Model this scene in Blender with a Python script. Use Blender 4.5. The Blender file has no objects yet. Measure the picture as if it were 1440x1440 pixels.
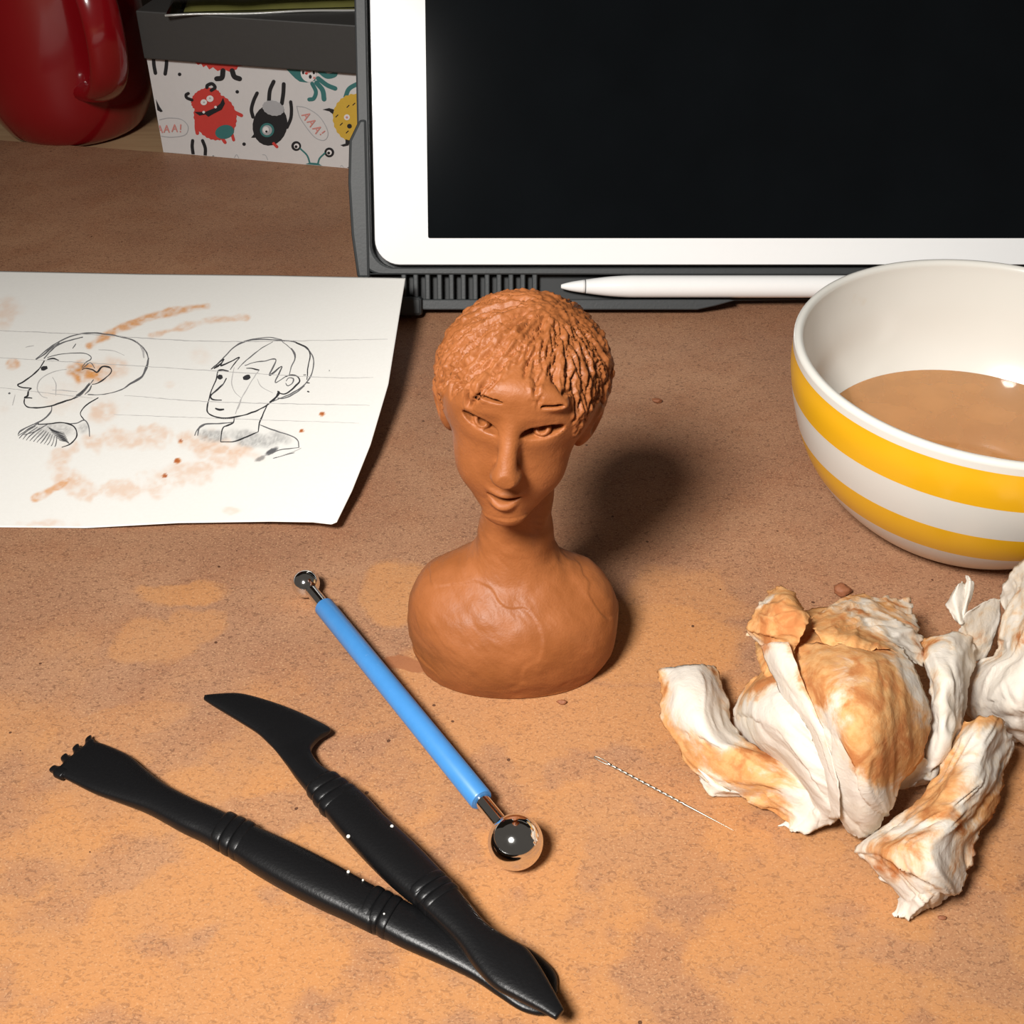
import bpy, bmesh, math, random
import numpy as np
from mathutils import Vector, Matrix, kdtree

random.seed(4)
RNG = np.random.default_rng(4)
SC = bpy.context.scene
COL = SC.collection
MM = 0.001

# ------------------------------------------------------------------ camera
PITCH = math.radians(38.0)      # downward tilt
FPX = 1750.0                    # focal length in pixels of a 1440 frame
CH = 247.0                      # camera height above the board, mm
cd = bpy.data.cameras.new('camera')
cd.sensor_width = 36.0
cd.lens = 36.0 * FPX / 1440.0
cd.clip_start = 0.01
cd.clip_end = 20.0
cam = bpy.data.objects.new('camera', cd)
cam.location = (0, 0, CH * MM)
cam.rotation_euler = (math.radians(90) - PITCH, 0, 0)
COL.objects.link(cam)
SC.camera = cam

# ------------------------------------------------------------------ light and exposure
SC.view_settings.view_transform = 'Standard'
SC.view_settings.look = 'None'
SC.view_settings.gamma = 1.0
SC.view_settings.use_curve_mapping = False
SC.view_settings.exposure = 0.1
world = bpy.data.worlds.new('dim_room')
world.use_nodes = True
world.node_tree.nodes['Background'].inputs['Color'].default_value = (1.0, 0.90, 0.80, 1)
world.node_tree.nodes['Background'].inputs['Strength'].default_value = 0.072
SC.world = world
ld = bpy.data.lights.new('desk_lamp_light', 'AREA')
ld.shape = 'DISK'
ld.size = 0.13
ld.energy = 2.15
ld.spread = math.radians(108)
ld.color = (1.0, 0.965, 0.92)
lamp = bpy.data.objects.new('desk_lamp_light', ld)
lamp.location = (-0.165, -0.06, 0.455)
COL.objects.link(lamp)
lamp.rotation_euler = (Vector((0.04, 0.25, 0.0)) - lamp.location).to_track_quat('-Z', 'Y').to_euler()

# ------------------------------------------------------------------ helpers
SP, CP = math.sin(PITCH), math.cos(PITCH)
def ray(px, py):
    a = (np.asarray(px, float) - 720.0) / FPX
    b = (np.asarray(py, float) - 720.0) / FPX
    return np.stack([a, CP - b * SP, -SP - b * CP], -1)
def at(px, py, z=0.0):
    """point (mm) at height z seen at a pixel of the photograph"""
    d = ray(px, py)
    t = (np.asarray(z, float) - CH) / d[..., 2]
    p = d * t[..., None]
    p[..., 2] += CH
    return p
def on_plane(px, py, o, n):
    d = ray(px, py)
    o = np.asarray(o, float) - np.array([0, 0, CH])
    t = (o @ n) / (d @ n)
    return d * t[..., None] + np.array([0, 0, CH])
def at_y(px, py, y):
    d = ray(px, py)
    t = y / d[..., 1]
    return d * t[..., None] + np.array([0, 0, CH])

def mesh_of(name, V, F, smooth=True):
    me = bpy.data.meshes.new(name)
    V = np.asarray(V, float) * MM
    me.from_pydata([tuple(v) for v in V.tolist()] if len(V) < 60000 else V.tolist(), [], F if isinstance(F, list) else F.tolist())
    me.validate(clean_customdata=False)
    if smooth:
        me.polygons.foreach_set('use_smooth', np.ones(len(me.polygons), bool))
    me.update()
    return me
def link(name, me, mat=None, parent=None):
    o = bpy.data.objects.new(name, me)
    COL.objects.link(o)
    if mat is not None:
        for m in (mat if isinstance(mat, (list, tuple)) else [mat]):
            me.materials.append(m)
    if parent is not None:
        o.parent = parent
    return o
def part(name, V, F, mat, parent=None, smooth=True):
    """V in world mm; children are kept in the space of their thing's base"""
    V = np.asarray(V, float)
    p = parent
    while p is not None:
        V = V - np.array(p.location) / MM
        p = p.parent
    return link(name, mesh_of(name, V, F, smooth), mat, parent)
def thing(name, label, cat, loc, group=None):
    o = bpy.data.objects.new(name, None)
    o.empty_display_size = 0.01
    o.location = Vector(loc) * MM
    COL.objects.link(o)
    return tag(o, label, cat, group)
def tag(o, label=None, cat=None, group=None, kind=None):
    for k, v in (('label', label), ('category', cat), ('group', group), ('kind', kind)):
        if v:
            o[k] = v
    return o
def smooth_by_angle(o, ang=40):
    me = o.data
    bm = bmesh.new(); bm.from_mesh(me)
    for e in bm.edges:
        if len(e.link_faces) == 2 and e.calc_face_angle(0) > math.radians(ang):
            e.smooth = False
    bm.to_mesh(me); bm.free()
def bevel(o, w, seg=2, ang=40):
    m = o.modifiers.new('bevel', 'BEVEL')
    m.width = w * MM; m.segments = seg; m.limit_method = 'ANGLE'; m.angle_limit = math.radians(ang)
    return o
def box_vf(o, a, b, c):
    """box from corner o with edge vectors a,b,c"""
    o, a, b, c = (np.asarray(v, float) for v in (o, a, b, c))
    V = [o, o+a, o+a+b, o+b, o+c, o+a+c, o+a+b+c, o+b+c]
    F = [(0,3,2,1), (4,5,6,7), (0,1,5,4), (1,2,6,5), (2,3,7,6), (3,0,4,7)]
    if np.dot(np.cross(a, b), c) < 0:
        F = [f[::-1] for f in F]
    return V, F
def ring_faces(nr, n, closed_loop=False, cap0=True, cap1=True):
    F = []
    R = nr if closed_loop else nr - 1
    for i in range(R):
        j = (i + 1) % nr
        for k in range(n):
            l = (k + 1) % n
            F.append((i*n+k, i*n+l, j*n+l, j*n+k))
    if not closed_loop:
        if cap0: F.append(tuple(range(n))[::-1])
        if cap1: F.append(tuple((nr-1)*n+k for k in range(n)))
    return F
def lathe(profile, n=64, axis_o=(0,0,0), axis=(0,0,1), cap=True):
    """profile: (r, h) list; returns V,F about an axis"""
    ax = np.asarray(axis, float); ax = ax/np.linalg.norm(ax)
    u = np.cross(ax, (0,1,0) if abs(ax[1]) < .9 else (1,0,0)); u /= np.linalg.norm(u)
    v = np.cross(ax, u)
    t = np.arange(n) * 2*np.pi/n
    V = []
    for r, h in profile:
        V.append(np.asarray(axis_o) + ax*h + r*(np.cos(t)[:,None]*u + np.sin(t)[:,None]*v))
    V = np.concatenate(V)
    return V, ring_faces(len(profile), n, cap0=cap, cap1=cap)
def catmull(P, n):
    """P (k,d) control points -> (n,d) interpolated"""
    P = np.asarray(P, float)
    k = len(P)
    Q = np.vstack([2*P[0]-P[1], P, 2*P[-1]-P[-2]])
    t = np.linspace(0, k-1-1e-9, n)
    i = t.astype(int); f = (t-i)[:,None]
    a, b, c, d = Q[i], Q[i+1], Q[i+2], Q[i+3]
    return .5*((2*b)+(-a+c)*f+(2*a-5*b+4*c-d)*f*f+(-a+3*b-3*c+d)*f**3)
def grid_faces(m, n):
    i = np.arange(m-1)[:,None]*n + np.arange(n-1)[None,:]
    return np.stack([i, i+1, i+n+1, i+n], -1).reshape(-1,4).tolist()
def loft(st, nseg=24, e=3.2, sub=6):
    """st: (L, R, thick, zmid) pixel pairs: lofted bar with a rounded flat section"""
    S = np.array([[*a, *b, th, z] for a, b, th, z in st], float)
    S = catmull(S, (len(S)-1)*sub+1)
    t = np.arange(nseg)*2*np.pi/nseg
    c = np.sign(np.cos(t))*np.abs(np.cos(t))**(2/2.2)
    s = np.sign(np.sin(t))*np.abs(np.sin(t))**(2/e)
    V = []
    for r in S:
        L = at(r[0], r[1], r[5]); R = at(r[2], r[3], r[5])
        m = (L+R)/2; h = (R-L)/2
        V.append(m + c[:,None]*h + s[:,None]*np.array([0,0,r[4]/2]))
    V = np.concatenate(V)
    return V, ring_faces(len(S), nseg)
def tube(P, r, n=12, flat=1.0, closed=False):
    P = np.asarray(P, float); k = len(P)
    r = np.broadcast_to(np.asarray(r, float), (k,))
    T = np.gradient(P, axis=0); T /= np.linalg.norm(T, axis=1)[:,None]
    up = np.array([0,0,1.]) if abs(T[0,2]) < .9 else np.array([0,1.,0])
    t = np.arange(n)*2*np.pi/n
    V = []
    for i in range(k):
        u = np.cross(T[i], up); u /= np.linalg.norm(u); w = np.cross(u, T[i])
        V.append(P[i] + r[i]*(np.cos(t)[:,None]*u + flat*np.sin(t)[:,None]*w))
    return np.concatenate(V), ring_faces(k, n, closed)

# numpy value noise
_perm = RNG.permutation(4096)
_val = RNG.random(4096)*2-1
def _h(i, j, k):
    return _val[_perm[(_perm[(_perm[i & 4095] + j) & 4095] + k) & 4095]]
def noise(x, y, z=0.0):
    x, y, z = np.broadcast_arrays(np.asarray(x, float), y, z)
    i, j, k = (np.floor(a).astype(int) for a in (x, y, z))
    fx, fy, fz = x-i, y-j, z-k
    fx, fy, fz = (a*a*(3-2*a) for a in (fx, fy, fz))
    r = 0
    for a in (0, 1):
        for b in (0, 1):
            for c in (0, 1):
                w = (fx if a else 1-fx)*(fy if b else 1-fy)*(fz if c else 1-fz)
                r = r + w*_h(i+a, j+b, k+c)
    return r
def fbm(x, y, z=0.0, o=4):
    r, a = 0, 1.0
    for q in range(o):
        r = r + a*noise(x*2**q+7.3*q, y*2**q+1.7*q, z*2**q+3.1*q); a *= .5
    return r
def sstep(a, b, x):
    t = np.clip((x-a)/(b-a), 0, 1)
    return t*t*(3-2*t)

# ------------------------------------------------------------------ materials
class NT:
    def __init__(self, name):
        self.m = bpy.data.materials.new(name); self.m.use_nodes = True
        self.t = self.m.node_tree
        self.b = self.t.nodes['Principled BSDF']
        self.out = self.t.nodes['Material Output']
    def n(self, typ, **kw):
        nd = self.t.nodes.new(typ)
        for k, v in kw.items():
            if hasattr(nd, k): setattr(nd, k, v)
            else: self.set(nd.inputs[k.replace('_', ' ')], v)
        return nd
    def set(self, sock, v):
        if hasattr(v, 'is_output') or isinstance(v, bpy.types.NodeSocket): self.t.links.new(v, sock)
        else: sock.default_value = v
    def math(self, op, a, b=None, c=None, clamp=False):
        nd = self.t.nodes.new('ShaderNodeMath'); nd.operation = op; nd.use_clamp = clamp
        for s, v in zip(nd.inputs, (a, b, c)):
            if v is not None: self.set(s, v)
        return nd.outputs[0]
    def vmath(self, op, a, b=None):
        nd = self.t.nodes.new('ShaderNodeVectorMath'); nd.operation = op
        if op == 'SCALE': nd.inputs['Scale'].default_value = .006
        self.set(nd.inputs[0], a)
        if b is not None: self.set(nd.inputs[1], b)
        return nd.outputs['Value'] if op in ('LENGTH', 'DOT_PRODUCT', 'DISTANCE') else nd.outputs[0]
    def range(self, v, a, b, c=0.0, d=1.0, smooth=True):
        nd = self.t.nodes.new('ShaderNodeMapRange')
        nd.interpolation_type = 'SMOOTHSTEP' if smooth else 'LINEAR'
        for s, x in zip(nd.inputs, (v, a, b, c, d)): self.set(s, x)
        return nd.outputs[0]
    def mix(self, f, a, b, blend='MIX'):
        nd = self.t.nodes.new('ShaderNodeMix'); nd.data_type = 'RGBA'; nd.blend_type = blend
        self.set(nd.inputs[0], f)
        for i, v in ((6, a), (7, b)):
            self.set(nd.inputs[i], v if not isinstance(v, tuple) else (*v, 1)[:4])
        return nd.outputs[2]
    def noise(self, vec, scale, detail=4, rough=.55, dist=0.0):
        nd = self.n('ShaderNodeTexNoise'); nd.inputs['Scale'].default_value = scale
        nd.inputs['Detail'].default_value = detail; nd.inputs['Roughness'].default_value = rough
        nd.inputs['Distortion'].default_value = dist
        if vec is not None: self.set(nd.inputs['Vector'], vec)
        return nd.outputs[0]
    def coord(self, kind='Object'):
        return self.n('ShaderNodeTexCoord').outputs[kind]
    def bump(self, h, strength=.3, dist=.001):
        nd = self.n('ShaderNodeBump'); nd.inputs['Strength'].default_value = strength
        nd.inputs['Distance'].default_value = dist
        self.set(nd.inputs['Height'], h); self.set(self.b.inputs['Normal'], nd.outputs[0])
    def base(self, c): self.set(self.b.inputs['Base Color'], c if not isinstance(c, tuple) else (*c, 1)[:4])
    def p(self, **kw):
        for k, v in kw.items(): self.set(self.b.inputs[k.replace('_', ' ')], v)
        return self
def plain(name, c, rough=.5, metal=0.0, var=.06, scale=400, bump=0.0, **kw):
    """plain surface with a faint procedural mottling"""
    t = NT(name)
    o = t.coord()
    f = t.noise(o, scale, 3)
    t.base(t.mix(f, tuple(x*(1-var) for x in c), tuple(min(1, x*(1+var)) for x in c)))
    t.p(Roughness=rough, Metallic=metal, **kw)
    if bump: t.bump(f, bump, .0006)
    return t.m
M = {}

# board: hardboard with fibres, specks and dried clay smears
def board_material():
    t = NT('hardboard')
    o = t.coord()
    big = t.noise(o, 14, 3)
    mid = t.noise(o, 55, 4, .6)
    mp = t.n('ShaderNodeMapping'); mp.inputs['Scale'].default_value = (1.0, 1.6, 1)
    t.set(mp.inputs['Vector'], o)
    fib = t.noise(mp.outputs[0], 620, 3, .6, 1.4)
    fine = t.noise(o, 1700, 2, .6)
    base = t.mix(t.range(big, .3, .7), (.27, .132, .075), (.35, .185, .104))
    base = t.mix(t.math('MULTIPLY', t.range(mid, .42, .7), .45), base, (.27, .115, .058))
    # clay film: the front of the board carries a thin orange film
    sep = t.n('ShaderNodeSeparateXYZ'); t.set(sep.inputs[0], o)
    edge = t.math('ADD', t.math('MULTIPLY', t.math('SUBTRACT', t.noise(o, 26, 4), .5), .22), sep.outputs[1])
    film = t.range(edge, .275, .165)
    patch = t.range(t.noise(o, 42, 3, .55), .40, .52)
    film = t.math('MULTIPLY', film, t.math('MULTIPLY_ADD', patch, .62, .38))
    smears = None
    warp = t.n('ShaderNodeVectorMath'); warp.operation = 'MULTIPLY_ADD'
    nz = t.n('ShaderNodeTexNoise'); nz.inputs['Scale'].default_value = 45; nz.inputs['Detail'].default_value = 4
    t.set(nz.inputs['Vector'], o)
    c5 = t.vmath('SUBTRACT', nz.outputs[1], (.5, .5, .5))
    t.set(warp.inputs[0], c5); warp.inputs[1].default_value = (.022, .022, 0); t.set(warp.inputs[2], o)
    for (px, py, rx, ry, a, k) in SMEARS:
        c = at(px, py) * MM
        m = t.n('ShaderNodeMapping', vector_type='TEXTURE')
        m.inputs['Location'].default_value = tuple(c)
        m.inputs['Rotation'].default_value = (0, 0, math.radians(a))
        m.inputs['Scale'].default_value = (rx*MM, ry*MM, 1)
        t.set(m.inputs['Vector'], warp.outputs[0])
        d = t.math('MULTIPLY', t.range(t.vmath('LENGTH', m.outputs[0]), 1.0, .72), k)
        smears = d if smears is None else t.math('MAXIMUM', smears, d)
    film = t.math('MAXIMUM', film, smears, clamp=True)
    clay = t.mix(t.range(t.noise(o, 30, 3), .3, .7), (.475, .208, .068), (.435, .205, .080))
    col = t.mix(t.math('MULTIPLY', film, .86), base, clay)
    # fibres
    amt = t.math('MULTIPLY_ADD', film, -.38, 1.0)
    col = t.mix(t.math('MULTIPLY', t.range(fib, .50, .66), amt), col, t.mix(.55, col, (.085, .036, .022)))
    hairs = t.noise(mp.outputs[0], 300, 4, .7, 3.0)
    col = t.mix(t.math('MULTIPLY', t.range(hairs, .60, .70), amt), col, t.mix(.5, col, (.10, .042, .026)))
    col = t.mix(t.math('MULTIPLY', t.range(fine, .52, .72), t.math('MULTIPLY', amt, .5)), col, (.60, .37, .20))
    # wet mark beside the figure
    wm = None
    for (px, py, rx, ry, a) in WETMARKS:
        c = at(px, py) * MM
        m = t.n('ShaderNodeMapping', vector_type='TEXTURE')
        m.inputs['Location'].default_value = tuple(c); m.inputs['Rotation'].default_value = (0, 0, math.radians(a))
        m.inputs['Scale'].default_value = (rx*MM, ry*MM, 1)
        t.set(m.inputs['Vector'], warp.outputs[0])
        d = t.range(t.vmath('LENGTH', m.outputs[0]), 1.0, .8)
        wm = d if wm is None else t.math('MAXIMUM', wm, d)
    col = t.mix(t.math('MULTIPLY', wm, .85), col, (.28, .105, .045))
    # dark specks
    v = t.n('ShaderNodeTexVoronoi'); v.inputs['Scale'].default_value = 190; t.set(v.inputs['Vector'], t.vmath('ADD', o, t.vmath('SCALE', c5)))
    sv = t.n('ShaderNodeSeparateColor'); t.set(sv.inputs[0], v.outputs['Color'])
    rad = t.range(sv.outputs[0], .80, 1.0, 0.0, .105)
    spk = t.math('LESS_THAN', v.outputs['Distance'], rad)
    col = t.mix(t.math('MULTIPLY', spk, .85), col, (.05, .018, .01))
    t.base(col)
    t.p(Roughness=t.range(film, 0, 1, .55, .78), Specular_IOR_Level=.25)
    t.bump(t.math('ADD', fib, t.math('MULTIPLY', spk, -.6)), .16, .0004)
    return t.m
SMEARS = [(250,838,17,6,12,.75), (222,905,14,11,0,.6), (275,880,9,9,0,.55), (560,830,13,15,-20,.8), (900,905,34,22,0,.85),
          (960,850,22,18,10,.6), (800,1010,40,14,0,.8), (1000,1040,26,14,0,.55), (150,1020,26,8,8,.45), (1000,1200,42,14,0,.6), (640,950,20,20,0,.7), (1168,1195,5,5,0,1.0)]
WETMARKS = [(572,925,8,3.6,-4)]
M['board'] = board_material()
def wood_material(name, a, b):
    t = NT(name); o = t.coord()
    mp = t.n('ShaderNodeMapping'); mp.inputs['Scale'].default_value = (2, 28, 28); t.set(mp.inputs['Vector'], o)
    g = t.noise(mp.outputs[0], 6, 5, .6, .8)
    t.base(t.mix(t.range(g, .3, .7), a, b)); t.p(Roughness=.5); t.bump(g, .1, .0005)
    return t.m
M['table'] = wood_material('pale_wood', (.42, .26, .14), (.50, .33, .18))
M['wall'] = plain('dark_wall', (.10, .085, .075), .8, scale=60)

# ------------------------------------------------------------------ setting
def solid_slab(name, poly, z0, z1, mat, **kw):
    n = len(poly)
    V = [(x, y, z0) for x, y in poly] + [(x, y, z1) for x, y in poly]
    F = [tuple(range(n))[::-1], tuple(range(n, 2*n))] + [(i, (i+1) % n, n+(i+1) % n, n+i) for i in range(n)]
    return part(name, V, F, mat, smooth=False, **kw)
wb = solid_slab('wall_back', [(-900, 860), (900, 860), (900, 890), (-900, 890)], -750, 700, M['wall'])
tag(wb, kind='structure')
tag(solid_slab('floor', [(-1200, -1200), (1200, -1200), (1200, 890), (-1200, 890)], -780, -750, plain('floor_boards', (.16, .10, .06), .6, scale=20)), kind='structure')
tb = thing('table', 'pale wooden table under the brown hardboard', 'table', (0, 370, -750))
solid_slab('table_top', [(-800, -120), (800, -120), (800, 858), (-800, 858)], -28, -3, M['table'], parent=tb)
for lx, ly in ((-770, -90), (720, -90), (-770, 778), (720, 778)):
    solid_slab('leg', [(lx, ly), (lx+50, ly), (lx+50, ly+50), (lx, ly+50)], -750, -28, M['table'], parent=tb)
e0, e1 = at(4, 197), at(217, 213)
sl = (e1[1]-e0[1])/(e1[0]-e0[0])
bd = solid_slab('work_board', [(-480, -60), (480, -60), (480, e0[1]+sl*(480-e0[0])), (-480, e0[1]+sl*(-480-e0[0]))], -3, 0, M['board'])
tag(bd, 'brown hardboard work board smeared with dried orange clay', 'board')
bevel(bd, .4)

# ------------------------------------------------------------------ clay bust
BX, BY = 0.0, 252.0      # centre of its base
def build_bust():
    h = .40
    lo = np.array([-33, -27, -1.2]); hi = np.array([33, 31, 116])
    n = np.ceil((hi-lo)/h).astype(int)
    ax = [lo[i] + h*np.arange(n[i]) for i in range(3)]
    def smin(a, b, k):
        q = np.clip(.5+.5*(b-a)/k, 0, 1)
        return b*(1-q)+a*q - k*q*(1-q)
    def smax(a, b, k): return -smin(-a, -b, k)
    def ell(x, y, z, c, r):
        x, y, z = x-c[0], y-c[1], z-c[2]
        k0 = np.sqrt((x/r[0])**2+(y/r[1])**2+(z/r[2])**2)
        k1 = np.sqrt((x/r[0]**2)**2+(y/r[1]**2)**2+(z/r[2]**2)**2)+1e-9
        return k0*(k0-1)/k1
    def cone(x, y, z, a, b, r0, r1):
        a, b = np.array(a, float), np.array(b, float); d = b-a
        t = np.clip(((x-a[0])*d[0]+(y-a[1])*d[1]+(z-a[2])*d[2])/(d@d), 0, 1)
        return np.sqrt((x-a[0]-t*d[0])**2+(y-a[1]-t*d[1])**2+(z-a[2]-t*d[2])**2) - (r0+(r1-r0)*t)
    yaw, roll = math.radians(-6.5), math.radians(4.0)
    HC = np.array([1.5, -1.0, 86.0])
    Rm = (Matrix.Rotation(yaw, 3, 'Z') @ Matrix.Rotation(roll, 3, 'Y'))
    R = np.array(Rm)
    hk = np.array([(-180,-13),(-125,-12),(-105,-7),(-92,-1),(-78,4),(-66,0),(-58,-1),(-52,9),(-44,5),(-36,9),(-31,5),(-24,7),(-17,12),(-6,15.5),(4,17),(11,11.5),(15,8.5),(20,15),(27,14.5),(34,11),(41,4),(47,-2),(55,-2.5),(62,4),(78,5),(92,-1),(105,-7),(125,-12),(180,-13)], float)
    def hairline(phi): return np.interp(phi, hk[:,0], hk[:,1]) + 1.2*(np.abs(phi) < 60)
    def head_sdf(x, y, z):
        d = ell(x, y, z, (0, 3.5, 3.2), (19.3, 22.6, 17.0))
        d = smin(d, ell(x, y, z, (1.2, 9, 3.2), (18.6, 17.0, 15.5)), 4)
        f = cone(x, y, z, (0, -3.0, 2), (0, -10.0, -20.8), 16.6, 7.2)
        d = smin(d, f, 6)
        d = smin(d, ell(x, y, z, (0, -9, -11.5), (13.4, 9.6, 12.5)), 4)      # cheeks
        # flatten of the face and sockets
        for s, ex, ez in ((-1, -7.0, 3.6), (1, 7.8, 3.2)):
            d = smax(d, -ell(x, y, z, (ex, -24.2, ez-.3), (6.8, 5.0, 3.6)), 3.0)
        # brow
        d = smin(d, ell(x, y, z, (0, -16.8, 11.5), (11, 2.6, 3.0)), 4)
        # ears
        for s in (-1, 1):
            xr = x*s
            xr = xr - .32*(z+5)
            d = smin(d, ell(xr, y+.25*(xr-18), z, (17.4, 0.5, -5.0), (2.5, 4.6, 7.2)), 2.0)
            d = smax(d, -ell(xr, y, z, (19.6, -2.6, -3.5), (1.6, 2.0, 3.2)), .8)
        # nose
        d = smin(d, cone(x, y, z, (.2, -18.2, 5.4), (.1, -23.6, -6.4), 1.5, 2.6), 2.4)
        d = smin(d, ell(x, y, z, (.1, -22.0, -7.2), (3.7, 4.0, 2.3)), 1.6)
        for s in (-1, 1):
            d = smax(d, -ell(x, y, z, (.1+s*1.7, -23.2, -9.4), (1.0, 1.2, 1.0)), .5)
        # eyes: slits with a ball inside
        for s, c, tl, hl in ((-1, (-7.2, -19.3, 3.4), -.30, 4.7), (1, (7.6, -19.0, 2.9), .12, 5.3)):
            zz = z - tl*(x-c[0]); rr = (hl, 6.4, 1.5 if s < 0 else 1.75)
            d = smax(d, -ell(x, y, zz, c, rr), .35)
            ball = ell(x, y, zz, (c[0]+.5*(-s), c[1]+3.2, c[2]-.5), (2.1, 2.2, 1.5))
            d = smin(d, ball, .2)
            d = smax(d, -ell(x, y, zz, (c[0]+.5*(-s), c[1]+.8, c[2]+.3), (1.1, 3.6, 1.05)), .1)
        # brows: small cuts
        for c, tl, hl in (((-4.6, -18.6, 10.8), -.10, 3.2), ((8.8, -18.0, 10.4), .06, 3.0)):
            zz = z - tl*(x-c[0])
            d = smin(d, ell(x, y, zz, (c[0], c[1]+1.4, c[2]-.3), (3.8, 2.2, 1.5)), 1.0)
            d = smax(d, -ell(x, y, zz, c, (hl, 2.6, .42)), .2)
        # mouth
        zz = z - .065*(x+.2)**2
        d = smin(d, ell(x, y, zz, (-.2, -17.0, -15.7), (4.4, 2.6, 1.2)), 1.2)
        d = smin(d, ell(x, y, zz, (-.3, -16.8, -19.5), (3.2, 2.7, 1.4)), 1.2)
        d = smax(d, -ell(x, y, zz, (-.2, -19.6, -17.6), (4.7, 4.6, .78)), .2)
        d = smin(d, ell(x, y, z, (0, -14.4, -24.2), (4.4, 2.4, 2.8)), 2.5)   # chin
        # hair layer
        phi = np.degrees(np.arctan2(x, -(y-1)))
        hm = hairline(phi) + .9*np.sin(phi*1.9)+.6*np.sin(phi*4.3+1)
        cap = smin(ell(x, y, z, (0, 3.5, 3.2), (20.6, 23.9, 18.2)), ell(x, y, z, (1.2, 9, 3.2), (19.9, 18.3, 16.7)), 4)
        cap = smax(cap, hm - z, .9)
        return smin(d, cap, .5)
    def body_sdf(x, y, z):
        yy = y/.70
        a = (np.abs((x)/28.2)**2.3 + np.abs(yy/28.2)**2.3 + np.abs((z-12.5)/np.where(z > 12.5, 19.0, 26.0))**2.2)
        d = (a**(1/2.25)-1)*17.5
        d = smin(d, cone(x, y, z, (-14.5, 1.5, 20), (15.0, 1.5, 19.5), 10.5, 10.5), 6)
        d = smin(d, ell(x, y, z, (-1, -9, 14), (17, 10.5, 13.5)), 6)
        d = smin(d, cone(x, y, z, (0, 2.2, 22), (1.2, 2.6, 40), 12.5, 8.8), 9)
        d = smin(d, cone(x, y, z, (1.0, 2.4, 36), (1.6, 2.6, 72), 9.3, 8.8), 4)
        return d
    X, Y, Z = np.meshgrid(*[a.astype(np.float32) for a in ax], indexing='ij')
    F = np.empty(X.shape, np.float32)
    zi = int((54-lo[2])/h)
    F[:, :, :] = body_sdf(X, Y, Z)
    Xh, Yh, Zh = X[:, :, zi:]-HC[0], Y[:, :, zi:]-HC[1], Z[:, :, zi:]-HC[2]
    lx = R[0,0]*Xh+R[1,0]*Yh+R[2,0]*Zh; ly = R[0,1]*Xh+R[1,1]*Yh+R[2,1]*Zh; lz = R[0,2]*Xh+R[1,2]*Yh+R[2,2]*Zh
    F[:, :, zi:] = smin(F[:, :, zi:], head_sdf(lx, ly, lz).astype(np.float32), 2.0)
    F = np.maximum(F, -(Z-.05))
    F[0] = F[-1] = 1; F[:, 0] = F[:, -1] = 1; F[:, :, 0] = F[:, :, -1] = 1
    # surface nets
    S = F < 0
    nx, ny, nz = F.shape
    cnt = np.zeros((nx-1, ny-1, nz-1), np.int8)
    for a in (0, 1):
        for b in (0, 1):
            for c in (0, 1):
                cnt += S[a:nx-1+a, b:ny-1+b, c:nz-1+c]
    act = (cnt > 0) & (cnt < 8)
    ii, jj, kk = np.nonzero(act)
    idx = np.full(act.shape, -1, np.int64); idx[ii, jj, kk] = np.arange(len(ii))
    acc = np.zeros((len(ii), 3)); num = np.zeros(len(ii))
    cor = [(a, b, c) for a in (0,1) for b in (0,1) for c in (0,1)]
    for p in cor:
        for q in cor:
            if sum(q) - sum(p) == 1 and all(q[i] >= p[i] for i in range(3)):
                f0 = F[ii+p[0], jj+p[1], kk+p[2]]; f1 = F[ii+q[0], jj+q[1], kk+q[2]]
                cr = (f0 < 0) != (f1 < 0)
                t = np.where(cr, f0/np.where(cr, f0-f1, 1), 0)
                P = np.array(p) + t[:, None]*(np.array(q)-np.array(p))
                acc += P*cr[:, None]; num += cr
    V = lo + h*(np.stack([ii, jj, kk], 1) + acc/num[:, None])
    Q = []
    for axn in range(3):
        A = S if False else S
        s0 = [slice(1, -1)]*3; s1 = [slice(1, -1)]*3
        s0[axn] = slice(0, -1); s1[axn] = slice(1, None)
        a0, a1 = S[tuple(s0)], S[tuple(s1)]
        for flip, mk in ((False, a0 & ~a1), (True, ~a0 & a1)):
            i, j, k = np.nonzero(mk)
            o = [i, j, k]
            for b in range(3):
                if b != axn: o[b] = o[b]+1
            u, w = (axn+1) % 3, (axn+2) % 3
            def cell(du, dw):
                c = [a.copy() for a in o]; c[u] -= du; c[w] -= dw
                return idx[c[0], c[1], c[2]]
            q = np.stack([cell(1,1), cell(0,1), cell(0,0), cell(1,0)], 1)
            Q.append(q[:, ::-1] if flip else q)
    Q = np.concatenate(Q)
    # ---- surface detail: incised hair strokes, finger marks
    me = mesh_of('clay_bust', V, Q.tolist())
    N = np.empty(len(V)*3); me.vertices.foreach_get('co', N)
    nv = np.empty(len(V)*3, np.float32); me.vertex_normals.foreach_get('vector', nv)
    V = N.reshape(-1, 3)/MM; nv = nv.reshape(-1, 3).astype(float)
    L = (V-HC) @ R
    hm = hairline(np.degrees(np.arctan2(L[:,0], -(L[:,1]-1))))
    hairw = sstep(-2.0, .5, L[:,2]-hm) * (V[:,2] > 70)
    disp = np.zeros(len(V))
    bodyw = 1-sstep(-1.5, 0, L[:,2]-hm)
    low = V[:,2] < 62
    disp += np.where(low, .55*fbm(V[:,0]*.09, V[:,1]*.09, V[:,2]*.09, 3), .10*fbm(V[:,0]*.22, V[:,1]*.22, V[:,2]*.22, 2))
    # thumb-pressed facets on the chest: stepped plates
    pl = noise(V[:,0]*.075+3, V[:,1]*.075, V[:,2]*.085+2)
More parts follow.
